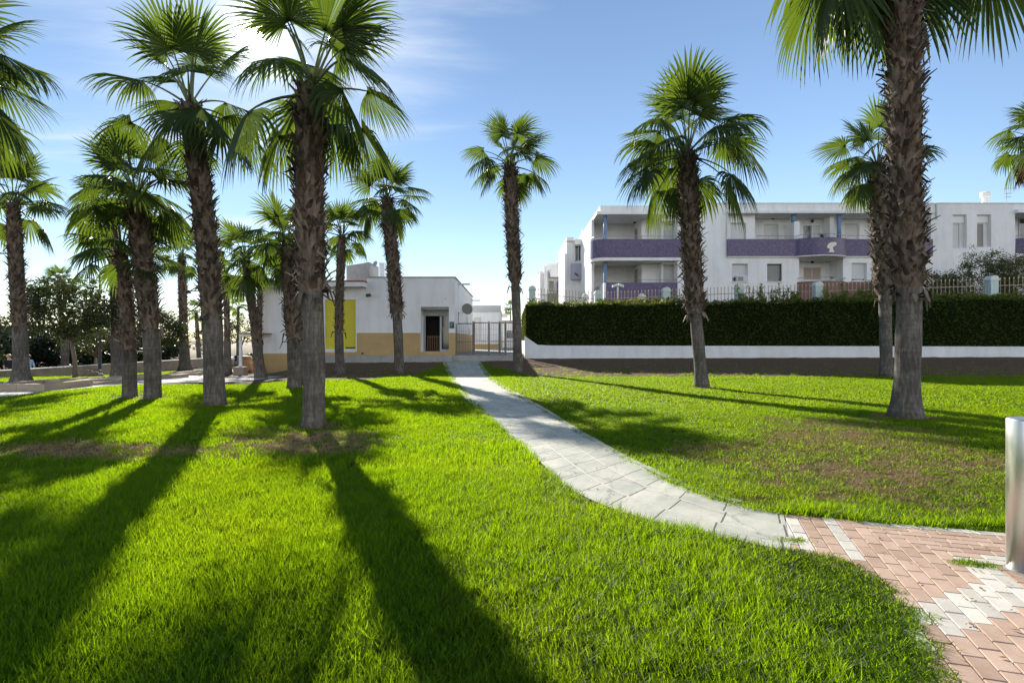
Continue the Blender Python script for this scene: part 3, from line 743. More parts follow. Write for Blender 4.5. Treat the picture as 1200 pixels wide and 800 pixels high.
    for i in range(nf):
        u = (i+.5)/nf                                   # 0 the young upright leaves, 1 the old hanging ones
        az = i*2.39996+seed*1.7+r.uniform(-.35, .35); el = R(hi+(lo-hi)*u**1.18)+R(r.uniform(-11, 11))+R(10)*math.sin(az+ph)*(1-abs(2*u-1))
        da = lambda q: abs((math.degrees(az)-q+180) % 360-180)
        if da(180) < 38 and el < R(8) and r.random() < front: continue
        if any(da(a_) < w_ and R(e0) < el < R(e1) for a_, w_, e0, e1 in gaps): continue
        grow = .90+.10*min(1, u*4)
        b = top+Vector((math.sin(az), math.cos(az), 0))*.06+Vector((0, 0, .12-.30*u))
        frond(m, b, az, el, lp0*grow*r.uniform(.75, 1.18), rb0*grow*r.uniform(.85, 1.12), r, seg, 6, droop)
    for i in range(dead):
        az = r.uniform(0, 6.28); frond(m, top-Vector((0, 0, .25)), az, R(r.uniform(-48, -18)), lp0*.95, rb0*.95, r, seg, 5, 1.1, 2, 2)
    m.build('crown', [MT['palm_leaf'], MT['petiole'], MT['dead_leaf']], root)
    return root

palm('tall shaggy palm rising from a bare patch of lawn, nearest one left of the path', [(367,500),(369,420),(365,330),(362,220),(364,102)], None, 29, 24, 50, 348, 2.15, 24, 3, 46, 9, lo=-24, hi=82, gaps=((-90, 58, -4, 66),))
palm('shaggy palm on the lawn leaning over, its crown in the glare of the sun', [(252,475),(250,420),(249,373),(241,270),(230,180),(222,122)], None, 27, 22, 36, 374, 2.3, 23, 12, 44, 6, lo=-30, gaps=((90, 48, 8, 64),))
palm('palm with pale foot on the lawn, thicker trunk of a close pair', [(179,467),(179,420),(176,380),(169,320),(160,228)], None, 19, 18, 33, 385, 1.95, 24, 21, 32, 5)
palm('palm with pale foot on the lawn, thinner trunk of a close pair', [(152,465),(152,425),(150,385),(147,330),(142,292)], None, 16, 15, 23, 412, 1.45, 16, 33, 30, 5, lo=-20)
palm('grey palm behind the close pair, its foot in a stone kerb', [(139,443),(137,400),(135,340),(131,250)], None, 20, 13, 16, 395, 2.2, 22, 45, 28, 3)
palm('wide-footed palm in a stone kerb planter beside the walkers', [(25,450),(24,400),(20,330),(15,238)], None, 27, 15, 23, 385, 1.85, 24, 52, 30, 4)
palm('slim grey palm in the long kerb planter on the plaza, between two big trunks', [(217,434),(215,380),(213,300)], None, 19, 11, 14, 405, 1.75, 20, 61, 24, 3)
palm('thin palm by the terrace chairs, its foot among dark furniture', [(267,430),(266,380),(265,322)], 31.5, 12, 8, 10, 400, 1.6, 20, 73, 22, 2)
palm('palm leaning against the white building corner beside the pergola', [(306,443),(303,420),(297,370),(288,305)], None, 16, 11, 15, 398, 1.75, 22, 88, 26, 4)
palm('stout palm in front of the white building, just left of the tallest shaggy one', [(345,455),(345,420),(342,360),(336,287)], None, 18, 15, 26, 398, 1.6, 22, 97, 30, 6)
palm('narrow dark palm close behind the stout one at the white building', [(353,445),(352,400),(350,350),(348,292)], None, 14, 11, 15, 400, 1.5, 14, 103, 24, 3, lo=-25)
palm('small pale-green palm peeping over the low eave of the white building', [(304,428),(304,380),(305,322)], 32.2, 9, 8, 9, 400, 1.1, 14, 111, 22, 2)
palm('palm in the soil bed in front of the yellow shutter', [(399,437),(397,400),(398,340),(401,275)], None, 16, 10, 15, 391, 1.75, 22, 127, 28, 4)
palm('leaning palm in the soil bed near the building doorway', [(468,437),(467,400),(465,365),(460,300),(453,232)], None, 13, 11, 23, 368, 2.25, 28, 131, 34, 7, lo=-38)
palm('slender palm beside the gate at the top of the path', [(607,437),(606,390),(604,330),(600,260),(597,192)], None, 13, 10.5, 24, 332, 2.3, 25, 149, 36, 6, lo=-32)
palm('palm on the lawn before the hedge, in front of the apartment balconies', [(823,454),(819,410),(815,370),(809,280),(806,178)], None, 19, 14, 33, 372, 2.85, 27, 157, 42, 7, lo=-30)
palm('thickest palm on the lawn right of the path, its crown above the picture', [(1061,489),(1064,420),(1066,340),(1060,200),(1059,70),(1058,-150)], None, 41, 26, 50, 342, 3.6, 40, 170, 50, 10, lo=-64, hi=75, droop=1.1, gaps=((180, 62, -90, 25),))
palm('greyer palm standing behind the thickest trunk, close to the hedge', [(1039,441),(1038,400),(1037,345),(1031,270),(1028,192)], None, 17, 13, 31, 348, 2.45, 22, 183, 36, 7, lo=-34)
palm('palm with a skirt of dead brown fronds at the edge of the apartment garden', [(1222,352),(1222,260),(1220,165)], 30.5, 16, 14, 22, 300, 2.5, 26, 191, 28, 3, dead=16)
palm('palm whose hanging fronds enter from beyond the lawn edge', [(-88,508),(-86,400),(-82,260),(-78,96)], None, 26, 22, 40, 370, 2.2, 27, 207, 42, 5, lo=-28)
palm('tiny far palm before the sandy hill, between the leaning palm and the plaza one', [(234,427),(232,400),(230,366)], 48, 7, 5, 6, 400, 1.15, 14, 211, 16, 1)
palm('tiny far palm rising over a round tree beside the pergola', [(279,424),(279,400),(279,360)], 50, 6, 4, 5, 400, 1.15, 14, 223, 16, 1)
palm('tiny far palm beyond the gate', [(599,412),(599,390),(598,361)], 80, 2.5, 2, 2.5, 398, 1.3, 14, 229, 14, 0, boots=False)
palm('palm with its crown hidden in the round tree by the promenade wall', [(76,437),(76,400),(70,330)], None, 10, 8, 12, 395, 1.5, 18, 233, 24, 2)

# ------------------------------------------------------------------ broadleaf trees and shrubs
def leaves(m, ctr, rx, ry, rz, nclump, per, size, r, mi=0, hollow=.55, cl=.28):
    for _ in range(nclump):
        while True:
            v = Vector((r.uniform(-1, 1), r.uniform(-1, 1), r.uniform(-1, 1)))
            if hollow < v.length < 1: break
        k = r.uniform(.82, 1.10)
        c = Vector(ctr)+Vector((v.x*rx*k, v.y*ry*k, v.z*rz*k)); cr = cl*r.uniform(.6, 1.3)
        for _ in range(per):
            p = c+Vector((r.gauss(0, 1), r.gauss(0, 1), r.gauss(0, .8)))*cr*.55
            a = Vector((r.gauss(0, 1), r.gauss(0, 1), r.gauss(-.2, .7))).normalized(); b = a.cross(Vector((r.gauss(0, 1), r.gauss(0, 1), r.gauss(0, 1)))).normalized()
            s = size*r.uniform(.6, 1.3)
            m.quad(tuple(p-a*s), tuple(p+b*s*.42), tuple(p+a*s), tuple(p-b*s*.42), mi)
def tree(name, label, cat, foot, h0, rx, rz, r_tr, seed, nclump=130, per=24, size=.07, lm='tree_leaf', lean=(0, 0), group=None, cl=.3, limbs=6, rec=.55):
    r = random.Random(seed); foot = Vector(foot); root = thing(name, label, cat, tuple(foot), group)
    c = foot+Vector((lean[0], lean[1], h0+rz)); m = MB()
    fork = foot+Vector((lean[0]*.6, lean[1]*.6, h0*.9))
    m.tube([foot-Vector((0,0,.05)), foot+Vector((lean[0]*.15+.03, 0, h0*.4)), fork], [r_tr*1.25, r_tr, r_tr*.85], 9)
    for i in range(limbs):
        a = 2*math.pi*i/limbs+r.random(); e = c+Vector((math.cos(a)*rx*.6, math.sin(a)*rx*.6, r.uniform(-.3, .6)*rz))
        md = (fork*.5+e*.5)+Vector((0, 0, -.1*rz)); m.tube([fork, md, e], [r_tr*.55, r_tr*.35, r_tr*.1], 6)
    m.build('trunk', MT['bark'], root, smooth=True)
    m = MB(); leaves(m, c, rx, rx, rz, nclump, per, size, r, 0, rec, cl); m.build('crown', MT[lm], root)
    return root
f = ground(88, 444); tree('round_tree', 'bushy round tree in a kerbed bed beside the plaza', 'tree', f, 1.75, 1.75, 1.28, .085, 3, 260, 34, .08, lean=(-.25, 0))
f = ground(171, 437); tree('round_tree', 'dark bushy tree behind the close pair of palms', 'tree', f, 1.45, 1.3, 1.05, .075, 5, 190, 30, .08, lean=(.75, 0))
f = gx(283, 45); tree('round_tree', 'small round tree beside the pergola', 'tree', f, 1.5, 1.0, 1.15, .07, 8, 70, 22, .085)
f = gx(243, 50); tree('round_tree', 'small scraggy tree before the sandy hill', 'tree', f, 1.2, 1.2, 1.25, .07, 9, 60, 20, .085, lean=(-.4, 0))
f = gx(112, 34); tree('round_tree', 'tree with a loose crown behind the lamp post', 'tree', f, 1.6, 1.9, 1.5, .08, 10, 110, 24, .09)
for i, (x, Y, w, top, lb) in enumerate([(-62,34,70,345,'dark bushy tree hanging over the promenade edge'),(-18,44,48,372,'dark tree with ragged top behind the walkers'),(38,50,52,382,'dark rounded evergreen just beyond the promenade wall'),(84,56,50,384,'dark low evergreen behind the round tree'),
        (118,48,46,386,'dark evergreen behind the lamp post'),(150,54,44,382,'dark evergreen behind the close pair of palms'),(184,62,36,392,'last dark evergreen of the row before the sandy hill')]):
    S = Y/F; X = (x-CX)*S; z0 = float(terr(X, Y)); zt = EYE-(top-HY)*S; rz = (zt-z0-.3)/2
    tree('evergreen_tree', lb, 'tree', (X, Y, z0), .3, w*S*.78, rz, .12, 30+i, 420, 26, .15, 'dark_tree_leaf', group='dark evergreens beyond the promenade wall', cl=.55, rec=.25)

# ------------------------------------------------------------------ low wall, planters, boulder, lamps on the left
m = MB()
for i in range(50):
    y = 8+i*1.2; 
    m.box(-22.16, -21.80, y, y+1.19, -1.0, .18)
pw = m.build('promenade_wall', MT['promenade_stone'], org=(-22, 30, -1)); tag(pw, 'long low stone wall between the lawn strip and the promenade', 'wall')
m = MB()
for i in range(50):
    y = 8+i*1.2; m.box(-22.20, -21.76, y+.004, y+1.186, .182, .24)
m.build('coping', MT['pale_paving'], pw)
def planter(label, x0, x1, y, depth, h=.22):
    a, b = ground(x0, y), ground(x1, y); z = min(a.z, b.z); root = thing('kerb_planter', label, 'planter', ((a.x+b.x)/2, a.y+depth/2, z), 'stone kerb planters round the plaza trees')
    m = MB(); X0, X1, Y0 = a.x, b.x, a.y; t = .22; n = max(2, int((X1-X0)/.9))
    for i in range(n):
        u0, u1 = X0+(X1-X0)*i/n, X0+(X1-X0)*(i+1)/n
        m.box(u0+.006, u1-.006, Y0, Y0+t, z-.1, z+h+rnd.uniform(-.01,.01)); m.box(u0+.006, u1-.006, Y0+depth-t, Y0+depth, z-.1, z+h)
    for q in range(2):
        u = Y0+t+.004+(depth-2*t)*q/2; m.box(X0, X0+t, u, u+(depth-2*t)/2-.008, z-.1, z+h); m.box(X1-t, X1, u, u+(depth-2*t)/2-.008, z-.1, z+h)
    m.build('kerb', MT['kerb_stone'], root)
    m = MB(); m.box(X0+t+.002, X1-t-.002, Y0+t+.002, Y0+depth-t-.002, z-.1, z+.06); m.build('soil', MT['lawn_soil'], root)
planter('stone kerb planter round the wide-footed palm', -14, 52, 458.5, 2.0)
planter('stone kerb planter at the foot of the bushy round tree', 65, 114, 451.5, 2.0, .10)
planter('stone kerb planter behind the close pair of palms', 120, 158, 446.5, 2.0, .15)
planter('long stone kerb planter round the slim grey palm', 200, 232, 440, 2.4, .16)
planter('low stone kerb planter between the close pair and the slim grey palm', 166, 197, 443.5, 1.6, .12)
f = gx(107, 26.0)
m = MB()
for j in range(9):
    for i in range(18):
        a = 2*math.pi*i/18; e = math.pi/2*j/8; q = 1+.10*math.sin(3*a+j)+.07*math.sin(5*a-2*j)
        m.v.append((f.x+.52*math.cos(a)*math.cos(e)**.7*q, f.y+.46*math.sin(a)*math.cos(e)**.7*q, f.z-.04+.42*math.sin(e)*q))
for j in range(8):
    for i in range(18): m.f.append((j*18+i, j*18+(i+1) % 18, (j+1)*18+(i+1) % 18, (j+1)*18+i)); m.m.append(0)
tag(m.build('boulder', MT['boulder'], org=f), 'rounded brown boulder on the lawn strip beside the lamp post', 'rock')
def lamp(label, x, Y, ytop, arm):
    g = gx(x, Y); S = Y/F; zt = EYE-(ytop-HY)*S
    root = thing('street_lamp', label, 'street lamp', tuple(g), 'street lamps along the promenade')
    m = MB(); m.lathe(g.x, g.y, [(.11,g.z),(.11,g.z+.12),(.075,g.z+.16),(.075,g.z+1.1),(.05,g.z+1.2),(.038,zt)], 12); m.build('pole', MT['dark_metal'], root, smooth=True)
    m = MB(); za = zt-.25; m.tube([(g.x,g.y,za),(g.x+arm,g.y,za)], .028, 8); m.tube([(g.x,g.y,zt-.02),(g.x+arm*.8,g.y,za)], .008, 5); m.build('arm', MT['dark_metal'], root)
    m = MB(); sx = 1 if arm > 0 else -1; m.lathe(g.x+arm, g.y, [(.16,za-.14),(.19,za-.12),(.12,za-.02),(.04,za+.05)], 14); m.build('lamp_head', MT['dark_metal'], root, smooth=True)
lamp('dark lamp post rising from the lawn strip behind the boulder', 117, 29, 323, -.35)
lamp('dark lamp post hidden behind the leaning palm, only its arm showing', 243, 34, 336, -1.15)
lamp('dark lamp post behind the wide-footed palm, its arm pointing to the sea', 19, 24, 290, -1.0)

# terrace furniture beside the white building
def chair_proto(loc):
    x, y, z = loc; root = thing('terrace_chair', 'dark terrace chair beside the thin palm', 'chair', loc, 'dark chairs on the terrace')
    for sx in (-1, 1):
        for sy in (-1, 1):
            m = MB(); m.tube([(x+sx*.2, y+sy*.2, z), (x+sx*.19, y+sy*.19, z+(.45 if sy < 0 else .86))], .016, 6); m.build('leg', MT['dark_metal'], root)
    m = MB(); m.box(x-.22, x+.22, y-.22, y+.2, z+.43, z+.47); m.build('seat', MT['black_cloth'], root)
    m = MB(); m.box(x-.2, x+.2, y+.175, y+.205, z+.52, z+.86); m.build('backrest', MT['black_cloth'], root)
    m = MB(); [m.box(x+s*.22-.02, x+s*.22+.02, y-.2, y+.18, z+.64, z+.67) for s in (-1, 1)]; m.build('armrest', MT['dark_metal'], root)
    return root
def tpos(x, y): v = ground(x, y); return (v.x, v.y, v.z+.012)
c0 = chair_proto(tpos(262, 433)); c0.rotation_euler.z = .5
copy_tree(c0, tpos(273, 432), -.7, 'dark terrace chair between the thin palm and the pergola post')
copy_tree(c0, tpos(257, 430), 2.6, 'dark terrace chair farthest from the pergola')
def table():
    x, y, z = tpos(267, 431.5); root = thing('terrace_table', 'small dark round table between the terrace chairs', 'table', (x, y, z))
    m = MB(); m.lathe(x, y, [(.34,z+.71),(.35,z+.72),(.35,z+.74)], 20); m.build('tabletop', MT['dark_metal'], root)
    m = MB(); m.lathe(x, y, [(.2,z),(.2,z+.02),(.03,z+.04),(.03,z+.71)], 12); m.build('pedestal', MT['dark_metal'], root)
table()
def pergola():
    Y = 31.0; g = gx(282, Y); S = Y/F; root = thing('pergola', 'small white pergola with a cane roof on a stone base', 'pergola', tuple(g))
    zt = EYE+(398-394)*S; x1 = (299-CX)*S
    m = MB(); m.box(g.x-.06, g.x+.06, Y-.06, Y+.06, g.z+.44, zt); m.build('post', MT['white_render'], root)
    m = MB(); m.box(g.x-.06, g.x+.06, Y+2.0, Y+2.12, g.z, zt); m.build('post', MT['white_render'], root)
    m = MB(); m.box(g.x-.28, g.x+.28, Y-.28, Y+.28, g.z-.05, g.z+.44); m.build('stone_base', MT['promenade_stone'], root)
    m = MB(); m.box(g.x-.07, x1, Y-.07, Y+.07, zt+.002, zt+.12); m.build('beam', MT['white_render'], root)
    m = MB(); m.box(g.x-.07, x1, Y+1.99, Y+2.13, zt+.002, zt+.12); m.build('beam', MT['white_render'], root)
    m = MB()
    for i in range(26): yy = Y-.15+i*.095; m.tube([(g.x-.15, yy, zt+.16), (x1+.1, yy, zt+.16)], .03, 6)
    m.build('cane_roof', MT['wood_slat'], root)
pergola()
v = tpos(289, 436); m = MB(); x, y, z = v
m.lathe(x, y, [(.26,z),(.31,z+.3),(.32,z+.5),(.30,z+.7),(.26,z+.95)], 18)
for h in (.12,.42,.78): m.lathe(x, y, [(.325,z+h),(.335,z+h+.03),(.325,z+h+.06)], 18)
tag(m.build('barrel', MT['wood_slat'], org=v, smooth=True), 'dark wooden barrel under the pergola', 'barrel')
v = tpos(297.5, 435); x, y, z = v; m = MB(); m.lathe(x, y, [(.13,z),(.2,z+.3),(.22,z+.45),(.25,z+.46),(.25,z+.52),(.2,z+.52),(.19,z+.44)], 18)
root = thing('plant_pot', 'terracotta pot with a leafy plant beside the pergola', 'plant pot', v); m.build('pot', MT['terracotta'], root, smooth=True)
m = MB(); leaves(m, (x, y, z+.85), .35, .35, .38, 30, 16, .07, random.Random(4), 0, .1, .16); m.build('foliage', MT['tree_leaf'], root)

# ------------------------------------------------------------------ people on the promenade
def person(label, x, y_head, Y, cloth, hair, walk, rz=0.0):
    g = gx(x, Y); S = Y/F; H = 1.70
    org = Vector((g.x, g.y, -.95)); root = None
    J = {'pelvis':(0,0,.93),'waist':(0,0,1.08),'chest':(0,.01,1.30),'neckb':(0,.01,1.44),'neck':(0,0,1.52),'head':(0,-.015,1.62),'crown':(0,-.005,1.69)}
    Rr = {'pelvis':.135,'waist':.115,'chest':.14,'neckb':.07,'neck':.052,'head':.092,'crown':.055}
    E = [('pelvis','waist'),('waist','chest'),('chest','neckb'),('neckb','neck'),('neck','head'),('head','crown')]
    for s, n in ((-1,'l'),(1,'r')):
        w = walk*s
        J['hip'+n]=(s*.09,0,.88); J['knee'+n]=(s*.095,-.16*w-.03,.48); J['ank'+n]=(s*.10,-.30*w+(.05 if w<0 else .0),.09); J['toe'+n]=(s*.11,-.30*w-.15,.04)
        J['sh'+n]=(s*.175,.01,1.40); J['el'+n]=(s*.225,.10*w+.03,1.12); J['wr'+n]=(s*.235,.12*w-.08,.88); J['ha'+n]=(s*.235,.13*w-.11,.79)
        Rr.update({'hip'+n:.095,'knee'+n:.058,'ank'+n:.040,'toe'+n:.032,'sh'+n:.058,'el'+n:.040,'wr'+n:.028,'ha'+n:.034})
        E += [('pelvis','hip'+n),('hip'+n,'knee'+n),('knee'+n,'ank'+n),('ank'+n,'toe'+n),('neckb','sh'+n),('sh'+n,'el'+n),('el'+n,'wr'+n),('wr'+n,'ha'+n)]
    def skin(keys, edges, sc, name, mt, parent):
        me = bpy.data.meshes.new(name); idx = {k:i for i,k in enumerate(keys)}
        me.from_pydata([J[k] for k in keys], [(idx[a],idx[b]) for a,b in edges], [])
        me.materials.append(MT[mt]); o = bpy.data.objects.new(name, me); COL.objects.link(o)
        md = o.modifiers.new('skin','SKIN'); md.use_smooth_shade = True
        lay = me.skin_vertices[0].data if me.skin_vertices else None
        if lay is None:
            bm_ = None
        for k in keys: me.skin_vertices[0].data[idx[k]].radius = (Rr[k]*sc, Rr[k]*sc)
        me.skin_vertices[0].data[0].use_root = True
        sd = o.modifiers.new('sub','SUBSURF'); sd.levels = 2; sd.render_levels = 2
        if parent: o.parent = parent
        return o
    keys = ['pelvis']+[k for k in J if k != 'pelvis']
    body = skin(keys, E, 1.0, 'person', 'skin', None)
    body.location = org; body.rotation_euler = (0,0,rz); tag(body, label, 'person')
    tk = ['pelvis','waist','chest','neckb','shl','shr','ell','elr']; te = [e for e in E if e[0] in tk and e[1] in tk]
    skin(tk, te, 1.16, 'shirt', cloth, body)
    lk = ['pelvis','hipl','hipr','kneel','kneer']; le = [e for e in E if e[0] in lk and e[1] in lk]
    skin(lk, le, 1.2, 'shorts', cloth if cloth == 'black_cloth' else 'tan_cloth', body)
    m = MB()
    for j in range(7):
        for i in range(14):
            a = 2*math.pi*i/14; e = R(-28)+R(118)*j/6
            m.v.append((.108*math.cos(a)*math.cos(e), -.005+.118*math.sin(a)*math.cos(e)+.015, 1.64+.115*math.sin(e)))
    for j in range(6):
        for i in range(14):
            if j < 2 and 9 <= i <= 12: continue             # the face stays free
            m.f.append((j*14+i, j*14+(i+1) % 14, (j+1)*14+(i+1) % 14, (j+1)*14+i)); m.m.append(0)
    hr = m.build('hair', MT[hair], None, smooth=True); hr.parent = body
    m = MB()
    for sx in (-.033, .033): m.lathe(sx, -.103, [(.004,1.625),(.012,1.632),(.004,1.640)], 8)
    m.obox((0,-.118,1.605),(.012,0,0),(0,.016,0),(0,0,.02)); m.obox((0,-.108,1.572),(.024,0,0),(0,.006,0),(0,0,.006))
    fc = m.build('face', MT['hair_dark'], None, smooth=True); fc.parent = body
person('person with blond hair in dark clothes walking along the promenade', 10.5, 416, 30, 'black_cloth', 'hair_blond', .8, R(60))
person('person in a pale blue shirt half hidden by the wide-footed palm', 33, 415, 29, 'blue_cloth', 'hair_dark', -.7, R(-110))

# ------------------------------------------------------------------ building helpers
def facade(m, x0, x1, z0, z1, y, depth, ops, mi=0, thick=.3):
    """front wall facing the camera at y with reveals round its openings"""
    xs = sorted({x0, x1, *[v for o in ops for v in o[:2]]}); zs = sorted({z0, z1, *[v for o in ops for v in o[2:4]]})
    for i in range(len(xs)-1):
        for j in range(len(zs)-1):
            cx, cz = (xs[i]+xs[i+1])/2, (zs[j]+zs[j+1])/2
            if any(o[0] < cx < o[1] and o[2] < cz < o[3] for o in ops): continue
            m.quad((xs[i],y,zs[j]),(xs[i+1],y,zs[j]),(xs[i+1],y,zs[j+1]),(xs[i],y,zs[j+1]), mi)
    for (a, b, c, d) in [o[:4] for o in ops]:
        e = y+depth
        m.quad((a,y,c),(a,y,d),(a,e,d),(a,e,c), mi); m.quad((b,y,d),(b,y,c),(b,e,c),(b,e,d), mi)
        m.quad((a,y,d),(b,y,d),(b,e,d),(a,e,d), mi); m.quad((a,e,c),(b,e,c),(b,y,c),(a,y,c), mi)
def window(parent, a, b, c, d, y, pane, frame='shutter_white', fw=.05, sill=True, mull=0, name='window', slot=0):
    """window in an opening: frame (the window itself), pane or shutter, sill"""
    m = MB(); m.box(a, a+fw, y-.05, y+.02, c, d); m.box(b-fw, b, y-.05, y+.02, c, d)
    m.box(a+fw+.001, b-fw-.001, y-.05, y+.02, d-fw, d); m.box(a+fw+.001, b-fw-.001, y-.05, y+.02, c, c+fw)
    for k in range(mull):
        u = a+(b-a)*(k+1)/(mull+1); m.box(u-fw/2, u+fw/2, y-.045, y+.02, c+fw+.001, d-fw-.001)
    w = m.build(name, MT[frame], parent)
    m = MB(); m.box(a+fw*.6, b-fw*.6, y, y+.05, c+fw*.6+slot, d-fw*.6); m.build('shutter' if 'shutter' in pane else 'pane', MT[pane], w)
    if slot:
        m = MB(); m.box(a+fw*.6, b-fw*.6, y+.012, y+.05, c+fw*.6, c+fw*.6+slot-.003); m.build('dark_gap', MT['window_glass'], w)
    if sill:
        m = MB(); m.box(a-.05, b+.05, y-.32, y+.0, c-.06, c-.004); m.build('sill', MT['apartment_white'], w)
    return w

# ------------------------------------------------------------------ the white single-storey building
def white_building():
    Y = 33.0; S = Y/F; X = lambda x: (x-CX)*S; Z = lambda y: EYE+(HY-y)*S
    root = thing('white_building', 'low white building with ochre base, yellow shutter and dark doorway', 'building', (X(420), Y, .55))
    xl, xm, xr = X(305), X(430), X(533); top, topl = Z(325.5), Z(331); b0 = Z(445); D = 15
    yw = (X(381), X(417), Z(409), Z(351)); dr = (X(493), X(526), Z(412), Z(359.5))
    m = MB()
    facade(m, xl, xm, b0, topl, Y, .18, [yw]); facade(m, xm, xr, b0, top, Y, 1.3, [dr])
    m.quad((xr,Y,b0),(xr,Y+D,b0),(xr,Y+D,top),(xr,Y,top)); m.quad((xl,Y+D,b0),(xl,Y,b0),(xl,Y,topl),(xl,Y+D,topl))
    m.quad((xm,Y,top),(xr,Y,top),(xr,Y+D,top),(xm,Y+D,top)); m.quad((xl,Y,topl),(xm,Y,topl),(xm,Y+D,topl),(xl,Y+D,topl))
    m.quad((xm,Y+D,topl),(xm,Y,topl),(xm,Y,top),(xm,Y+D,top)); m.quad((xr,Y+D,b0),(xl,Y+D,b0),(xl,Y+D,topl),(xr,Y+D,top))
    m.build('wall', MT['white_render'], root)
    m = MB()                                                   # ochre dado, a coat of render 8 mm proud
    e = Y-.008
    m.box(xl-.008, X(345), e, Y+.05, b0, Z(414)); m.box(X(345)+.001, X(381), e, Y+.05, b0, Z(412.5)); m.box(X(381)+.001, X(417), e, Y+.05, b0, Z(412.6))
    m.box(X(417)+.001, dr[0]-.002, e, Y+.05, b0, Z(390)); m.box(dr[1]+.002, xr+.008, e, Y+.05, b0, Z(390)); m.box(dr[0]-.001, dr[1]+.001, e, Y+1.2, b0, dr[2]-.002)
    m.box(xr-.05, xr+.008, Y+.051, Y+D-.01, b0, Z(390)); m.build('dado', MT['ochre_render'], root)
    m = MB(); m.box(X(297), xm+.02, Y-.75, Y+.3, Z(337), Z(332)); m.build('eave', MT['white_render'], root)
    m = MB(); m.box(X(298), xm+.01, Y-.72, Y+.3, Z(332)+.003, Z(330)); m.build('tile_edge', MT['roof_tile'], root)
    m = MB(); m.box(xm+.02, xr+.05, Y-.04, Y+.25, top+.001, top+.07); m.box(xr-.2, xr+.05, Y+.255, Y+D, top+.001, top+.07); m.build('parapet_coping', MT['concrete'], root)
    # yellow shutter
    a, b, c, d = yw
    w = MB(); fw = .07
    w.box(a-.1, a-.001, Y-.03, Y+.05, c-.12, d+.03); w.box(b+.001, b+.06, Y-.03, Y+.05, c-.12, d+.03); w.box(a-.001+.001, b, Y-.06, Y+.05, c-.12, c-.001)
    wf = w.build('window', MT['white_render'], root)
    m = MB(); n = 24
    for i in range(n):
        z0 = c+(d-c)*i/n; m.box(a+.002, b-.002, Y+.10, Y+.14-.012*(i % 2), z0+.002, c+(d-c)*(i+1)/n-.002)
    m.box(a+(b-a)*.66, b-.06, Y+.06, Y+.10, c+.04, c+.12, 1); m.build('shutter', [MT['yellow_shutter'], MT['dark_metal']], wf)
    # doorway recess
    a, b, c, d = dr; y2 = Y+1.25
    ia, ib, iz = X(493), X(526), 0
    k = y2/F; xx = lambda x: (x-CX)*k; zz = lambda y: EYE+(HY-y)*k
    m = MB(); m.box(a, b, Y+.15, Y+.45, Z(362.5), d-.002); m.build('roller_box', MT['concrete'], root)
    m = MB(); m.box(a, b, y2, y2+.1, zz(370), d); m.box(a, xx(498.6), y2, y2+.1, c, zz(370)-.002); m.box(xx(515.5), xx(517.5), y2-.03, y2+.1, c, zz(370)-.002)
    dw = m.build('door', MT['shutter_white'], root)
    m = MB(); m.box(xx(498.6)+.002, xx(515.5)-.002, y2+.9, y2+.95, c, zz(370)); m.box(xx(498.6)+.002, xx(498.6)+.01, y2+.1, y2+.9, c, zz(370)); m.build('dark_interior', MT['interior_dark'], dw)
    m = MB(); m.box(xx(517.5)+.002, b, y2+.02, y2+.05, c+.12, zz(370)-.01); m.build('pane', MT['window_glass'], dw)
    m = MB(); m.box(xx(517.5)+.002, b, y2-.01, y2+.08, c, c+.118); m.build('door_rail', MT['shutter_white'], dw)
    m = MB(); m.box(xx(496.3), xx(498.3), y2-.75, y2-.02, c+.01, zz(371.5)); m.build('open_leaf', MT['shutter_white'], dw)
    m = MB()
    for i in range(6): u = xx(500)+i*(xx(515)-xx(500))/5.6; m.box(u, u+.06, y2+.25, y2+.28, c, zz(393))
    m.box(xx(499.4), xx(515.2), y2+.281, y2+.30, zz(395.2), zz(394)); m.build('slat_barrier', MT['wood_slat'], dw)
    m = MB(); sx0, sx1 = X(526.9), X(532.3); m.box(sx0, sx1, Y-.03, Y-.002, Z(384.5), Z(377)); sg = m.build('wall_sign', MT['green_sign'], root)
    m = MB(); [m.box(sx0+.04, sx1-.04-.05*i, Y-.033, Y-.0305, Z(379+i*1.5), Z(378.7+i*1.5)) for i in range(3)]; m.build('sign_lines', MT['mint_pillar'], sg)
    m = MB(); m.box(X(521.6), X(523.4), Y-.06, Y-.002, Z(351), Z(349)); m.build('alarm_box', MT['pillar_cap'], root)
    m = MB(); m.tube([(X(431),Y,Z(345)),(X(431),Y-.18,Z(344.5)),(X(433),Y-.28,Z(345))], .025, 8); m.obox((X(433.4),Y-.33,Z(346.5)),(.12,0,.02),(0,.1,0),(-.01,0,.08)); m.build('wall_lamp', MT['dark_metal'], root)
    m = MB(); m.tube([(X(425),Y-.06,Z(414)),(X(425),Y+.02,Z(414))], .06, 10); m.build('vent', MT['dark_metal'], root)
    # side wall: round dish, slit windows, lamp arms
    def side(x, yy): Ys = (xr+.008)/((x-CX)/F); return Ys, EYE+(HY-yy)/F*Ys
    ys, zs = side(541.5, 362); m = MB(); m.tube([(xr, ys, zs-.25),(xr+.3, ys-.05, zs-.1)], .02, 6)
    q = [(.001,0),(.18,.02),(.33,.08),(.36,.12)]
    for i in range(3): pass
    cth = Vector((xr+.36, ys-.10, zs)); ax = Vector((.35,-.9,.15)).normalized(); pts = [cth-ax*(.10-h) for r_, h in q][::-1]
    m.tube([tuple(cth-ax*.08), tuple(cth-ax*.05), tuple(cth), tuple(cth+ax*.015)], [.06,.22,.36,.37], 18); m.build('satellite_dish', MT['gate_metal'], root)
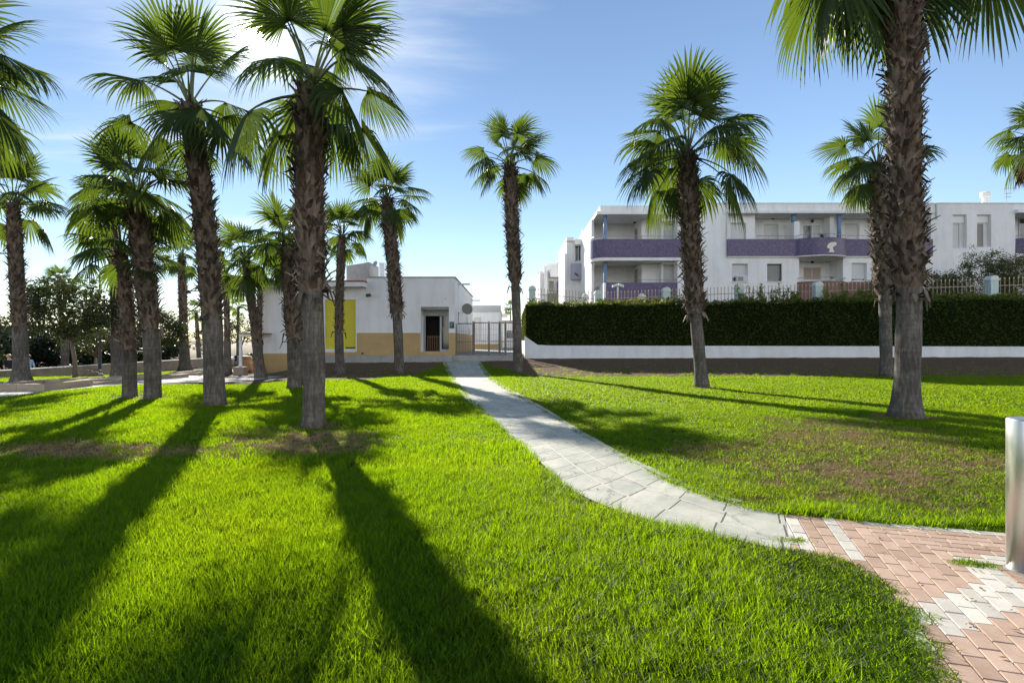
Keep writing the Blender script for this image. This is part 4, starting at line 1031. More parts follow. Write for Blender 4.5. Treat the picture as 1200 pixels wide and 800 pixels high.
    for (x, ya, yb) in ((537.5,366,378),(547.5,370,380),(550,385,393)):
        ys, z1 = side(x, ya); _, z0 = side(x, yb); m = MB(); m.box(xr+.009, xr+.03, ys-.3, ys+.3, z0, z1); m.build('window', MT['window_glass'], root)
    for (x, yy) in ((536.5,333),(552,352)):
        ys, z = side(x, yy); m = MB(); m.box(xr, xr+.75, ys-.12, ys+.12, z-.04, z+.04); m.build('lamp_arm', MT['grey_metal'], root)
    # on the roof
    m = MB(); Yr = Y+3; k2 = Yr/F; xx2 = lambda x: (x-CX)*k2; zz2 = lambda y: EYE+(HY-y)*k2
    m.v += [(xx2(406),Yr,top-.5),(xx2(433),Yr,top-.5),(xx2(433),Yr,zz2(307)),(xx2(406),Yr,zz2(311.5)),(xx2(406),Yr+2.5,top-.5),(xx2(433),Yr+2.5,top-.5),(xx2(433),Yr+2.5,zz2(307)),(xx2(406),Yr+2.5,zz2(311.5))]
    for f_ in ((0,1,2,3),(1,5,6,2),(5,4,7,6),(4,0,3,7),(3,2,6,7)): m.f.append(f_); m.m.append(0)
    m.build('stair_head', MT['concrete'], root)
    m = MB(); m.box(xx2(444.5), xx2(450), Yr, Yr+.4, top-.1, zz2(309)); m.box(xx2(444), xx2(450.6), Yr-.03, Yr+.43, zz2(309)+.001, zz2(307.8)); m.build('chimney', MT['white_render'], root)
    m = MB(); cth = Vector((xx2(439.5), Yr, zz2(309))); ax = Vector((-.5,-.8,.3)).normalized(); m.tube([(xx2(433),Yr+.1,zz2(310)),tuple(cth)], .025, 6)
    m.tube([tuple(cth-ax*.06), tuple(cth-ax*.03), tuple(cth)], [.04,.12,.2], 14); m.build('satellite_dish', MT['grey_metal'], root)
white_building()
# raised pavement in front of the building, with its kerb face
def platform():
    Y = 33.0; zt = .66
    m = MB(); m.box(-11.2, .60, 32.0, 36.0, -.4, zt); m.box(-3.3, .72, 36.001, 60, -.4, zt-.004)
    tag(m.build('pavement', MT['concrete']), kind='structure')
    m = MB()
    for i in range(10):
        x = -11.2+i*.79; m.box(x, x+.782, 31.80, 31.995, -.3, zt+.02+rnd.uniform(-.006,.006))
    tag(m.build('pavement_kerb', MT['concrete']), kind='structure')
    m = MB(); a, b = path_l[0], path_r[0]
    m.v += [(a[0], a[1], float(terr(*a))+.016), (b[0], b[1], float(terr(*b))+.016), (b[0]+.15, 32.0, zt+.002), (a[0]-.1, 32.0, zt+.002)]; m.f.append((0,1,2,3)); m.m.append(0)
    tag(m.build('path_ramp', MT['pale_paving']), kind='structure')
platform()
def gate():
    Y = 33.6; S = Y/F; X = lambda x: (x-CX)*S; Z = lambda y: EYE+(HY-y)*S; zb = .665
    root = thing('metal_gate', 'grey metal gate with barred panels across the path beside the white building', 'gate', (X(575), Y, zb))
    zt = Z(377.5)
    for x, w, c in ((534.5,.03,0),(555,.06,1),(573,.045,1),(585.5,.055,1),(592.3,.05,1),(604,.05,1)):
        m = MB(); m.box(X(x)-w, X(x)+w, Y-w, Y+w, zb, zt+(.05 if c else -.08)); m.build('post', MT['gate_metal'], root)
    def leaf(x0, x1, zt_, bars, mesh):
        m = MB(); a, b = X(x0)+.07, X(x1)-.07
        m.box(a, b, Y-.02, Y+.02, zt_-.06, zt_); m.box(a, b, Y-.02, Y+.02, zb+.08, zb+.14); zm = zb+(zt_-zb)*.40; m.box(a, b, Y-.02, Y+.02, zm, zm+.04)
        n = max(2, int((b-a)/mesh))
        for i in range(n+1):
            u = a+(b-a)*i/n; m.box(u-.007, u+.007, Y-.006, Y+.006, zb+.141, zt_-.061)
        for k in range(bars): z = zb+.2+(zt_-zb-.3)*k/bars; m.box(a, b, Y+.007, Y+.012, z, z+.008)
        m.build('gate_leaf', MT['gate_metal'], root)
    leaf(534.5, 555, zt-.05, 4, .12); leaf(555, 573, zt, 5, .11); leaf(573, 585.5, zt, 5, .09); leaf(585.5, 592.3, zt, 3, .1); leaf(592.3, 604, zt, 4, .1)
    m = MB(); m.box(X(571), X(571.6), Y-.09, Y-.03, zb+.9, zb+1.1); m.build('handle', MT['grey_metal'], root)
gate()
def rear_buildings():
    Y = 54.0; S = Y/F; X = lambda x: (x-CX)*S; Z = lambda y: EYE+(HY-y)*S; b0 = .6
    root = thing('rear_building', 'white single-storey building with a ribbed metal roof behind the gate', 'building', (X(571), Y, b0))
    m = MB(); m.box(X(550), X(586.5), Y, Y+9, b0, Z(365)); m.build('wall', MT['white_render'], root)
    m = MB(); m.box(X(550), X(586.5)+.01, Y-.012, Y+.05, b0, Z(403)); m.build('dado', MT['ochre_render'], root)
    m = MB(); m.box(X(549), X(587.5), Y-.2, Y+9.2, Z(364.9), Z(363.9))
    m.box(X(550), X(587), Y, Y+.3, Z(363.89), Z(357.8))
    for i in range(12): u = X(550.3)+i*(X(586.3)-X(550.3))/11; m.box(u-.03, u+.03, Y-.03, Y-.001, Z(363.88), Z(357.6))
    m.build('metal_roof', MT['grey_metal'], root)
    m = MB(); m.tube([(X(586.8)+.05,Y-.1,b0),(X(586.8)+.05,Y-.1,Z(365))], .06, 8); m.build('downpipe', MT['grey_metal'], root)
    window(root, X(556), X(563), Z(398), Z(372), Y-.02, 'shutter_white', 'grey_metal', sill=False)
    Y2 = 66.0; S = Y2/F; X = lambda x: (x-CX)*S; Z = lambda y: EYE+(HY-y)*S
    root = thing('rear_building', 'small white house with dark windows at the far end behind the gate', 'house', (X(596), Y2, b0))
    m = MB(); m.box(X(580), X(606), Y2, Y2+8, b0, Z(377)); m.build('wall', MT['white_render'], root)
    m = MB(); m.box(X(579), X(607), Y2-.3, Y2+8, Z(376.9), Z(375.5)); m.build('roof', MT['concrete'], root)
    m = MB(); m.box(X(586.5), X(594.5), Y2-1.2, Y2-.31, Z(372), Z(368)); m.box(X(587.5), X(588.2), Y2-1.1, Y2-.31, Z(375.4), Z(372)); m.build('awning', MT['shutter_white'], root)
    for a, b, c, d in ((579.5,584.5,396,387),(594,598.5,396,387.5),(599.5,604,396,387.5)): window(root, X(a), X(b), Z(c), Z(d), Y2-.02, 'window_glass', 'dark_metal', sill=False)
rear_buildings()

# ------------------------------------------------------------------ garden wall, hedge and fence on the right
def along(X): return float(wall_y(X))
def garden_wall():
    m = MB(); X1 = 45.0; n = 60; zt = 1.22
    xs = [WALL_X0+(X1-WALL_X0)*i/n for i in range(n+1)]
    for i in range(n):
        a, b = xs[i], xs[i+1]
        fa = zt+.55*max(0, 1-(a-WALL_X0)/.9)**1.6; fb = zt+.55*max(0, 1-(b-WALL_X0)/.9)**1.6
        for (k, dd) in ((0, 0),):
            ya, yb = along(a), along(b)
            m.quad((a,ya,-.1),(b,yb,-.1),(b,yb,fb),(a,ya,fa)); m.quad((a,ya,fa),(b,yb,fb),(b,yb+.22,fb),(a,ya+.22,fa)); m.quad((b,yb+.22,-.1),(a,ya+.22,-.1),(a,ya+.22,fa),(b,yb+.22,fb))
    a = xs[0]; m.quad((a,along(a)+.22,-.1),(a,along(a),-.1),(a,along(a),zt+.55),(a,along(a)+.22,zt+.55))
    # the short return along the side of the passage
    m.box(WALL_X0, WALL_X0+.2, along(WALL_X0)+.221, 60, -.1, 1.5)
    o = m.build('garden_wall', MT['white_render'], org=(WALL_X0, WALL_Y0, .4)); tag(o, 'long low white wall under the clipped hedge', 'wall')
garden_wall()
def hedge():
    r = random.Random(77); X0, X1 = .80, 42.0; zb, zt, D = 1.12, 3.60, 1.35
    kx = Vector((1, -WALL_K, 0)).normalized(); kn = Vector((-WALL_K, -1, 0)).normalized()
    P0 = Vector((X0, along(X0)+.16, 0)); Ln = (X1-X0)/kx.x
    root = thing('hedge', 'long clipped dark green hedge above the white garden wall', 'hedge', (X0, P0.y, .4))
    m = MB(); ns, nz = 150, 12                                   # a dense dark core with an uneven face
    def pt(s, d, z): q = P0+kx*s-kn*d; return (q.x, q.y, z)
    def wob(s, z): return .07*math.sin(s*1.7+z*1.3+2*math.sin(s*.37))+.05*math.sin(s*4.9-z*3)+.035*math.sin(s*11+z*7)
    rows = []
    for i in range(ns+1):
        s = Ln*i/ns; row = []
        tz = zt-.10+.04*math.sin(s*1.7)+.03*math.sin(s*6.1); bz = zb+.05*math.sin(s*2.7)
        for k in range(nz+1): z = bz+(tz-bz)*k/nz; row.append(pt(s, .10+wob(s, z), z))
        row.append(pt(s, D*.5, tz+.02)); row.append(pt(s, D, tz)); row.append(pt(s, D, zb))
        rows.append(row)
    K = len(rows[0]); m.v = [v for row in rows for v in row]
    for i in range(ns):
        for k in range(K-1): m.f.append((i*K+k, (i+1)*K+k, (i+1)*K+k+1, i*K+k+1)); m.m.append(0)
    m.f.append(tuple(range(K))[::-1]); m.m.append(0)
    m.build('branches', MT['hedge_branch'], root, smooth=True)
    m = MB()
    def card(p, nrm, size):
        a = (nrm*r.uniform(-.3,.9)+Vector((r.gauss(0,1), r.gauss(0,1), r.gauss(.3,1)))).normalized(); b = a.cross(Vector((r.gauss(0,1), r.gauss(0,1), r.gauss(0,1)))).normalized()
        s = size*r.uniform(.6,1.4); m.quad(tuple(p-a*s), tuple(p+b*s*.5), tuple(p+a*s), tuple(p-b*s*.5))
    for _ in range(30000):
        s = Ln*r.random()**1.15; z = r.uniform(zb-.02-.10*max(0, math.sin(s*1.9)*math.sin(s*.7+1)), zt); dpt = .06+wob(s, z)-.07*r.random()+(.05 if math.sin(s*3.3+z*4)*math.sin(s*1.1-z*2.2) > .55 else 0)
        p = P0+kx*s-kn*dpt; p.z = z; card(p, kn, .055)
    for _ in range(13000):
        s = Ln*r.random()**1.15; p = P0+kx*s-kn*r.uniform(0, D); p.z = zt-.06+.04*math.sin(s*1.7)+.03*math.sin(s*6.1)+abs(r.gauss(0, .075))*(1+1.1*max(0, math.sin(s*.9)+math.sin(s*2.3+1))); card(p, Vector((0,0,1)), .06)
        if r.random() < .42: m.m[-1] = 1  # brighter new growth mixed in, painting the sunlit rim of the top
    for _ in range(2500):
        p = P0+kx*(-.03*r.random())-kn*r.uniform(0, D); p.z = r.uniform(zb, zt); card(p, -kx, .055)
    m.build('foliage', [MT['hedge_leaf'], MT['hedge_shoot_lit_rim']], root)
    # a lower return of the hedge along the passage
    m = MB()
    X = 1.02
    root2 = thing('hedge', 'narrow dark end of hedge turning back beside the passage', 'hedge', (X, 36, .5))
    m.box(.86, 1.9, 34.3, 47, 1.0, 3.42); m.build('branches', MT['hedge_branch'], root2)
    m = MB()
    for _ in range(5200):
        p = Vector((.86-.06*r.random(), r.uniform(34.3, 47), r.uniform(.95, 3.5))) if r.random() < .6 else Vector((r.uniform(.8, 1.9), r.uniform(34.3, 47), 3.42+abs(r.gauss(0, .06))))
        card(p, Vector((-1,0,0)), .075)
    m.build('foliage', MT['hedge_leaf'], root2)
    # fresh yellow-green shoots of a shrub growing behind the hedge
    for (x0, x1, seed, lb) in ((866,935,1,'yellow-green shoots sticking up behind the hedge by the brown balcony'),(968,1052,2,'yellow-green shoots behind the hedge next to the thickest palm'),(1060,1200,3,'low yellow-green shoots behind the hedge under the olive bushes'),(700,800,4,'short yellow-green shoots behind the hedge below the mosaic balconies')):
        rr = random.Random(seed); m = MB(); n = int((x1-x0)*.9); pts = []
        for i in range(n):
            x = rr.uniform(x0, x1); t = (x-CX)/F; Y = (34.35+.2235*.74)/(1+.2235*t); Xw = t*Y; z0 = 3.62
            hh = abs(rr.gauss(.30, .28))*(1.0 if seed < 3 else .35)+.12; d = Vector((rr.gauss(0,.35), rr.gauss(0,.3), 1)).normalized()
            m.tube([(Xw,Y,z0-.5),(Xw,Y,z0), tuple(Vector((Xw,Y,z0))+d*hh)], [.008,.006,.003], 3)
            for k in range(int(10+hh*40)):
                p = Vector((Xw,Y,z0))+d*hh*rr.random()+Vector((rr.gauss(0,.05), rr.gauss(0,.05), 0)); a = (d+Vector((rr.gauss(0,.7), rr.gauss(0,.7), rr.gauss(0,.4)))).normalized(); b = a.cross(Vector((rr.gauss(0,1), rr.gauss(0,1), rr.gauss(0,1)))).normalized(); s = rr.uniform(.04,.085)
                m.quad(tuple(p-a*s), tuple(p+b*s*.4), tuple(p+a*s), tuple(p-b*s*.4))
        xm = (x0+x1)/2; t = (xm-CX)/F; Y = (34.35+.2235*.74)/(1+.2235*t)
        o = m.build('shrub', MT['hedge_shoot_lit_rim'], org=(t*Y, Y, 2.9)); tag(o, lb, 'shrub', 'shrubs behind the hedge')
hedge()
def fence():
    pos = []
    root = thing('garden_fence', 'picket fence with mint green capped pillars behind the hedge', 'fence', (10, 32.5, 2.2))
    tops = {623.7:335, 700.7:340, 780.4:336.5, 866:333, 958:330, 1060:326.5, 1162:323, 1274:319}
    OFF = 34.9
    for x, yt in tops.items():
        t = (x-CX)/F; Y = (OFF+.2235*.74)/(1+.2235*t); X = t*Y; z = EYE+(HY-yt)/F*Y; pos.append((X, Y, z))
        m = MB(); w = .20; m.box(X-w, X+w, Y-w, Y+w, 1.8, z-.26); p = m.build('pillar', MT['mint_pillar'], root)
        m = MB(); m.box(X-w-.04, X+w+.04, Y-w-.04, Y+w+.04, z-.258, z-.20); n = 10
        rows = []
        for k in range(n+1):
            a = math.pi*k/n; rows.append((X-(w+.02)*math.cos(a), z-.199+.20*math.sin(a)))
        b = len(m.v); m.v += [(xx, Y-w-.02, zz) for xx, zz in rows]+[(xx, Y+w+.02, zz) for xx, zz in rows]
        for k in range(n): m.f.append((b+k, b+n+1+k, b+n+2+k, b+k+1)); m.m.append(0)
        m.f.append(tuple(b+k for k in range(n+1))); m.m.append(0); m.f.append(tuple(b+n+1+k for k in range(n, -1, -1))); m.m.append(0)
        m.build('cap', MT['pillar_cap'], p)
    for i in range(len(pos)-1):
        a, b = Vector(pos[i]), Vector(pos[i+1]); L = (b-a).length; d = (b-a).normalized(); za, zb_ = min(a.z, b.z)-.16, 0
        m = MB(); n = int(L/.19); z1 = za
        for k in range(1, n):
            p = a+(b-a)*k/n; zt = a.z+(b.z-a.z)*k/n-.22
            m.tube([(p.x,p.y,2.9),(p.x,p.y,zt)], .017, 5); m.lathe(p.x, p.y, [(.006,zt-.01),(.034,zt+.03),(.026,zt+.07),(.004,zt+.13)], 6, 1)
        for h in (.52, 1.15):
            za1, zb1 = a.z-h, b.z-h; c = (a+b)/2; m.obox((c.x, c.y, (za1+zb1)/2), (d.x*(L/2-.24), d.y*(L/2-.24), (zb1-za1)/2), (-d.y*.014, d.x*.014, 0), (0, 0, .018))
        m.build('picket_panel', [MT['picket_metal'], MT['gold_tip']], root)
    m = MB()
    for i in range(len(pos)-1):
        a, b = Vector(pos[i]), Vector(pos[i+1]); d = (b-a); d.z = 0; d.normalize(); c = (a+b)/2; L = (Vector((b.x,b.y,0))-Vector((a.x,a.y,0))).length
        m.obox((c.x, c.y, 2.4), (d.x*(L/2-.235), d.y*(L/2-.235), 0), (-d.y*.12, d.x*.12, 0), (0, 0, .5))
    m.build('base_wall', MT['apartment_white'], root)
fence()
def garden_bits():
    Y = 37.0; S = Y/F; X = lambda x: (x-CX)*S; Z = lambda y: EYE+(HY-y)*S
    root = thing('garden_lamp', 'pale garden lamp post with twin spotlights behind the fence', 'lamp', (X(724), Y, 2.26))
    m = MB(); m.lathe(X(724), Y, [(.07,2.25),(.055,2.5),(.055,Z(336))], 10); m.build('post', MT['pillar_cap'], root)
    for s in (-1, 1):
        m = MB(); m.obox((X(724)+s*.2, Y-.05, Z(334.5)+.0), (.17,0,s*-.06), (0,.11,0), (0,0,.075)); m.build('lamp_head', MT['pillar_cap'], root)
    for x, yt, lb in ((684.5,345,'short grey garden pillar with a domed lamp, nearest the balcony corner'),(749.5,344.5,'short pale garden pillar with a domed lamp below the mosaic balcony'),(1131,342,'small pale garden pillar with a domed lamp under the olive bushes')):
        m = MB(); z = Z(yt); q = X(x); m.lathe(q, Y-.6, [(.2,2.25),(.2,z-.28),(.26,z-.27),(.26,z-.2),(.2,z-.18),(.17,z-.08),(.08,z)], 16)
        o = m.build('garden_pillar', MT['pillar_cap'], org=(q, Y-.6, 2.25)); tag(o, lb, 'lamp', 'short lamp pillars in the apartment garden')
    for i, (x, yt, w, Yb, lb) in enumerate(((1105,318,22,36.0,'grey-green olive bush right beside the thickest palm trunk'),(1150,289,34,35.6,'largest grey-green olive bush in front of the recessed windows'),(1184,296,24,34.6,'grey-green olive bush nearest the garden fence corner'),(1022,322,14,36.3,'thin olive sapling before the brown balcony'))):
        S2 = Yb/F; Xb = (x-CX)*S2; zt = EYE+(HY-yt)*S2; rz = (zt-2.9)/2
        tree('olive_bush', lb, 'bush', (Xb, Yb, 2.25), .65, w*S2, rz, .09, 60+i, 330 if w > 20 else 60, 30, .065, 'olive_leaf', group='olive bushes behind the fence', cl=.30, rec=.2)
garden_bits()

# ------------------------------------------------------------------ apartment building
def apartment():
    Y = 39.0; S = Y/F; X = lambda x: (x-CX)*S; Z = lambda y: EYE+(HY-y)*S; G = 2.2
    root = thing('apartment_building', 'white two-storey apartment building with purple mosaic balconies', 'building', (X(940), Y, G))
    W = MT['apartment_white']
    def zz(y, Yd): return EYE+(HY-y)/F*Yd
    def xx(x, Yd): return (x-CX)/F*Yd
    x0, x1 = X(800), X(1189.5); top = Z(238.5)
    up = (X(853.5), X(1091), Z(300), Z(250.8))
    lows = [(X(858), X(876.5), Z(330), Z(309)), (X(899), X(916.5), Z(329.5), Z(309)), (X(998), X(1016), Z(329), Z(308)), (X(1040), X(1058), Z(329), Z(308))]
    rec = (X(936.5), X(988), G+.1, Z(302.5))
    talls = [(X(1116.5), X(1133), Z(291), Z(251.5)), (X(1145), X(1161.5), Z(289.5), Z(251.5))]
    rb = (X(1194), X(1189.5), 0, 0)
    m = MB()
    ops = [(*up,), *lows, rec]
    facade(m, x0, x1, G, top, Y, .25, lows+talls)          # placeholder cells replaced below
    m = MB()
    # the wall, cut for windows (reveal .25) and for the two loggias (deep)
    xs_ops = lows+talls
    facade(m, x0, up[0], G, top, Y, .25, [o for o in xs_ops if o[1] < up[0]])
    facade(m, up[1], x1, G, top, Y, .35, talls)
    facade(m, up[0], up[1], up[3], top, Y, .2, [])
    facade(m, up[0], up[1], G, up[2], Y, .25, lows)
    m2 = [f for f in m.f]
    # drop the wall cells that cover the lower loggia
    keep_f, keep_m = [], []
    for f_, mi in zip(m.f, m.m):
        c = sum((Vector(m.v[i]) for i in f_), Vector())/len(f_)
        keep_f.append(f_); keep_m.append(mi)
    m = MB()
    facade(m, x0, up[0], G, top, Y, .25, []); facade(m, up[1], x1, G, top, Y, .35, talls); facade(m, up[0], up[1], up[3], top, Y, .2, [])
    facade(m, up[0], rec[0], G, up[2], Y, .25, lows[:2]); facade(m, rec[1], up[1], G, up[2], Y, .25, lows[2:]); facade(m, rec[0], rec[1], rec[3], up[2], Y, .2, [])
    yb = Y+1.5
    # upper loggia: floor, ceiling, ends, back wall with three windows
    b1 = (X(895)*(yb/Y), X(912.5)*(yb/Y)); k = yb/Y
    wins_u = [(xx(895,yb), xx(912.5,yb), Z(300)+.05, zz(262.5,yb)), (xx(941,yb), xx(951.5,yb), Z(300)+.05, zz(264,yb)), (xx(952.5,yb), xx(961.5,yb), Z(300)+.05, zz(264,yb)), (xx(990,yb), xx(1007,yb), zz(281,yb), zz(262,yb)), (xx(1045,yb), xx(1063,yb), zz(281,yb), zz(262,yb))]
    facade(m, up[0], up[1]+.5, up[2], up[3]+.3, yb, .15, wins_u)
    m.quad((up[0],Y,up[2]),(up[1],Y,up[2]),(up[1],yb,up[2]),(up[0],yb,up[2])); m.quad((up[0],yb,up[3]),(up[1],yb,up[3]),(up[1],Y,up[3]),(up[0],Y,up[3]))
    m.quad((up[0],yb,up[2]),(up[0],yb,up[3]),(up[0],Y,up[3]),(up[0],Y,up[2])); m.quad((up[1],Y,up[2]),(up[1],Y,up[3]),(up[1],yb,up[3]),(up[1],yb,up[2]))
    # lower loggia
    yl = Y+1.6; wl = [(xx(941.5,yl), xx(962.5,yl), zz(328,yl), zz(313,yl))]
    facade(m, rec[0], rec[1], rec[2], rec[3], yl, .12, wl)
    m.quad((rec[0],Y,rec[2]),(rec[1],Y,rec[2]),(rec[1],yl,rec[2]),(rec[0],yl,rec[2])); m.quad((rec[0],yl,rec[3]),(rec[1],yl,rec[3]),(rec[1],Y,rec[3]),(rec[0],Y,rec[3]))
    m.quad((rec[0],yl,rec[2]),(rec[0],yl,rec[3]),(rec[0],Y,rec[3]),(rec[0],Y,rec[2])); m.quad((rec[1],Y,rec[2]),(rec[1],Y,rec[3]),(rec[1],yl,rec[3]),(rec[1],yl,rec[2]))
    # roof and rear
    m.quad((x0,Y,top),(x1+8,Y,top),(x1+8,Y+12,top),(x0,Y+12,top)); m.quad((x1+8,Y+12,G),(x0,Y+12,G),(x0,Y+12,top),(x1+8,Y+12,top)); m.quad((x0,Y+12,G),(x0,Y,G),(x0,Y,top),(x0,Y+12,top))
    # closing planes behind the tall windows and the plain wall
    m.quad((up[1]+.001,Y+.6,G),(x1,Y+.6,G),(x1,Y+.6,top),(up[1]+.001,Y+.6,top))
    # forward bay of the upper loggia and its piers
    bx = X(887); wa = (X(858), X(876.5), Z(300)+.05, Z(260))
    facade(m, up[0]+.001, bx, up[2], up[3], Y+.3, .2, [wa]); m.quad((bx,Y+.3,up[2]),(bx,yb,up[2]),(bx,yb,up[3]),(bx,Y+.3,up[3]))
    m.box(X(931.5), X(938), Y+.08, yb, up[2], Z(259)); m.box(X(977.5), X(983), Y+.5, yb, up[2], up[3]-.002)
    # recess of the storey above the balconies: a small cornice and the stepped right end
    m.build('wall', W, root)
    m = MB(); m.box(up[0]-.12, up[1]+.1, Y-.22, Y+.002, Z(250.5), Z(247.2)); m.box(x0, x1+8, Y-.05, Y+.25, top+.001, top+.05)
    m.build('cornice', W, root)
    m = MB(); m.box(up[0]-.14, up[0]-.06, Y-.10, Y-.001, Z(282), Z(251)); m.tube([(X(1097),Y-.06,Z(257)),(X(1097),Y-.06,Z(239))], .05, 8); m.build('downpipe', MT['pillar_cap'], root)
    # piers in blue
    for a, b, c, d in ((929.5,934.8,259,251),(983.3,988,280,251)):
        m = MB(); m.lathe((X(a)+X(b))/2, Y+.26, [((X(b)-X(a))/2, Z(c)+.002), ((X(b)-X(a))/2, Z(d)-.004)], 20); m.build('blue_column', MT['blue_pillar'], root, smooth=True)
    # windows
    window(root, *wa, Y+.46, 'shutter_white', sill=False); window(root, *wins_u[0], yb+.12, 'shutter_white', sill=False)
    window(root, *wins_u[1], yb+.12, 'window_glass', 'grey_metal', sill=False, name='balcony_door'); window(root, *wins_u[2], yb+.12, 'shutter_white', sill=False, name='balcony_door')
    window(root, *wins_u[3], yb+.12, 'shutter_white', sill=False); window(root, *wins_u[4], yb+.12, 'shutter_white', sill=False)
    window(root, *lows[0], Y+.22, 'shutter_white', slot=.28); window(root, *lows[1], Y+.22, 'shutter_grey', 'dark_metal', slot=.12); window(root, *lows[2], Y+.22, 'shutter_white', slot=.12); window(root, *lows[3], Y+.22, 'shutter_white')
    window(root, *wl[0], yl+.1, 'shutter_tan', 'shutter_white', mull=1, sill=False)
    # tall recessed windows: blind above, leaf set to the left of the recess
    for (a, b, c, d), pn in zip(talls, ('shutter_white', 'shutter_grey')):
        m = MB(); m.box(a+.02, b-.02, Y+.20, Y+.34, Z(260.5), d-.01); m.box(a+(b-a)*.70+.002, b-.002, Y+.30, Y+.34, c, Z(260.5)-.002); m.build('blind_box', W, root)
        window(root, a+.005, a+(b-a)*.70, c+.002, Z(261), Y+.30, pn, 'shutter_white', sill=False)
    # AC unit on the first low window
    m = MB(); a = lows[0]; m.box(a[0]+.3, a[1]-.04, Y-.06, Y+.18, a[2]+.02, a[2]+.40); ac = m.build('air_conditioner', MT['shutter_white'], root)
    m = MB(); [m.box(a[0]+.36, a[0]+.74, Y-.068, Y-.061, a[2]+.06+.07*i, a[2]+.10+.07*i) for i in range(4)]; m.build('grille', MT['dark_metal'], ac)
    for x, y in ((905,255.5),): m = MB(); m.box(xx(x,yb)-.08, xx(x,yb)+.08, yb-.12, yb-.001, zz(257,yb), zz(254.5,yb)); m.build('wall_lamp', MT['dark_metal'], root)
    for x, y, Yd in ((951,259.5,yb),(951,307,yl)): m = MB(); m.lathe(xx(x,Yd), Yd-.12, [(.04,zz(y+1.8,Yd)),(.09,zz(y+1,Yd)),(.09,zz(y-1,Yd)),(.03,zz(y-2,Yd))], 10); m.build('wall_lamp', MT['dark_metal'], root)
    # balcony bands
    def band(pts, z0, z1, t, name, mt, parent=root):
        m = MB(); n = len(pts); P = [Vector((p[0], p[1])) for p in pts]; inn = []
        for i in range(n):
            d = (P[min(i+1,n-1)]-P[max(i-1,0)]).normalized(); inn.append(P[i]+Vector((-d.y, d.x))*t)
        for i in range(n-1):
            a, b, c, d = P[i], P[i+1], inn[i+1], inn[i]
            m.quad((a.x,a.y,z0),(b.x,b.y,z0),(b.x,b.y,z1),(a.x,a.y,z1)); m.quad((c.x,c.y,z0),(d.x,d.y,z0),(d.x,d.y,z1),(c.x,c.y,z1))
            m.quad((a.x,a.y,z1),(b.x,b.y,z1),(c.x,c.y,z1),(d.x,d.y,z1)); m.quad((b.x,b.y,z0),(a.x,a.y,z0),(d.x,d.y,z0),(c.x,c.y,z0))
        a, d = P[0], inn[0]; m.quad((d.x,d.y,z0),(a.x,a.y,z0),(a.x,a.y,z1),(d.x,d.y,z1)); a, d = P[-1], inn[-1]; m.quad((a.x,a.y,z0),(d.x,d.y,z0),(d.x,d.y,z1),(a.x,a.y,z1))
        return m.build(name, mt, parent)
    def bulge(xa, xb, amp, y, n=18):
        return [(xa+(xb-xa)*i/n, y-amp*math.sin(math.pi*i/n)**.75) for i in range(n+1)]
    fy = Y-.16
    pts = [(up[0]-.12, fy)]+bulge(X(931), X(991), .75, fy)+[(up[1]+.02, fy)]
    bd = band(pts, Z(300.5), Z(280.6), .14, 'balcony', MT['purple_mosaic'])
    # slab below the bulge
    m = MB(); m.prism([(p[0], p[1]+.02) for p in pts]+[(pts[-1][0], Y-.003), (pts[0][0], Y-.003)], Z(301.6), Z(300.5)-.003); m.build('slab', W, bd)
    # pale swirl set in the mosaic
    sw = [(960.2,291.5),(962.5,288),(966,286.2),(971,286.0),(972.6,287.6),(971.8,289.8),(969.2,290.6),(967.4,292.5),(968.2,295),(969.4,297),(969.2,298.2),(965.2,298.0),(962.4,297.8),(963.6,295.6),(963.4,293.6),(961.2,293.2)]
    m = MB()
    def fr_y(x):
        u = (X(x)-X(931))/(X(991)-X(931)); return fy-.75*max(0, math.sin(math.pi*u))**.75
    # grid of small tesserae inside the outline, following the curve of the balcony
    n = 26
    for i in range(n):
        for j in range(n):
            xa = 960+(973-960)*i/n; ya = 285.8+(298.4-285.8)*j/n; xb = xa+13/n; yb_ = ya+12.6/n
            if bool(in_poly(np.array([(xa+xb)/2]), np.array([(ya+yb_)/2]), sw)[0]):
                y1, y2 = fr_y(xa)-.006, fr_y(xb)-.006; m.quad((X(xa),y1,Z(yb_)),(X(xb),y2,Z(yb_)),(X(xb),y2,Z(ya)),(X(xa),y1,Z(ya)))
    m.build('emblem', MT['cream_mosaic'], bd)
    # rails
    def rail(pts, z, parent, posts=6, mt='grey_metal', h=.2):
        m = MB(); m.tube([(p[0], p[1], z) for p in pts], .022, 6)
        for i in range(0, len(pts), max(1, len(pts)//posts)): m.tube([(pts[i][0], pts[i][1], z-h), (pts[i][0], pts[i][1], z)], .014, 5)
        m.build('handrail', MT[mt], parent)
    rail([(X(887), fy+.07), (X(900), fy+.07), (X(915), fy+.07), (X(930), fy+.07)], Z(276.5), bd, 4); rail([(p[0], p[1]+.07) for p in bulge(X(932), X(990), .75, fy)], Z(276.5), bd, 7); rail([(X(992), fy+.07),(X(1010), fy+.07),(X(1030), fy+.07)], Z(276.5), bd, 3)
    # lower brown balcony
    pts = bulge(X(934), X(992), .8, Y-.02)+[(X(1060), Y-.03)]
    b2 = band(pts, G, Z(330.5), .14, 'balcony', MT['brown_balcony']); rail([(p[0], p[1]+.07) for p in bulge(X(934), X(992), .8, Y-.02)], Z(326), b2, 7)
    # potted plants on the balconies
    rr = random.Random(3)
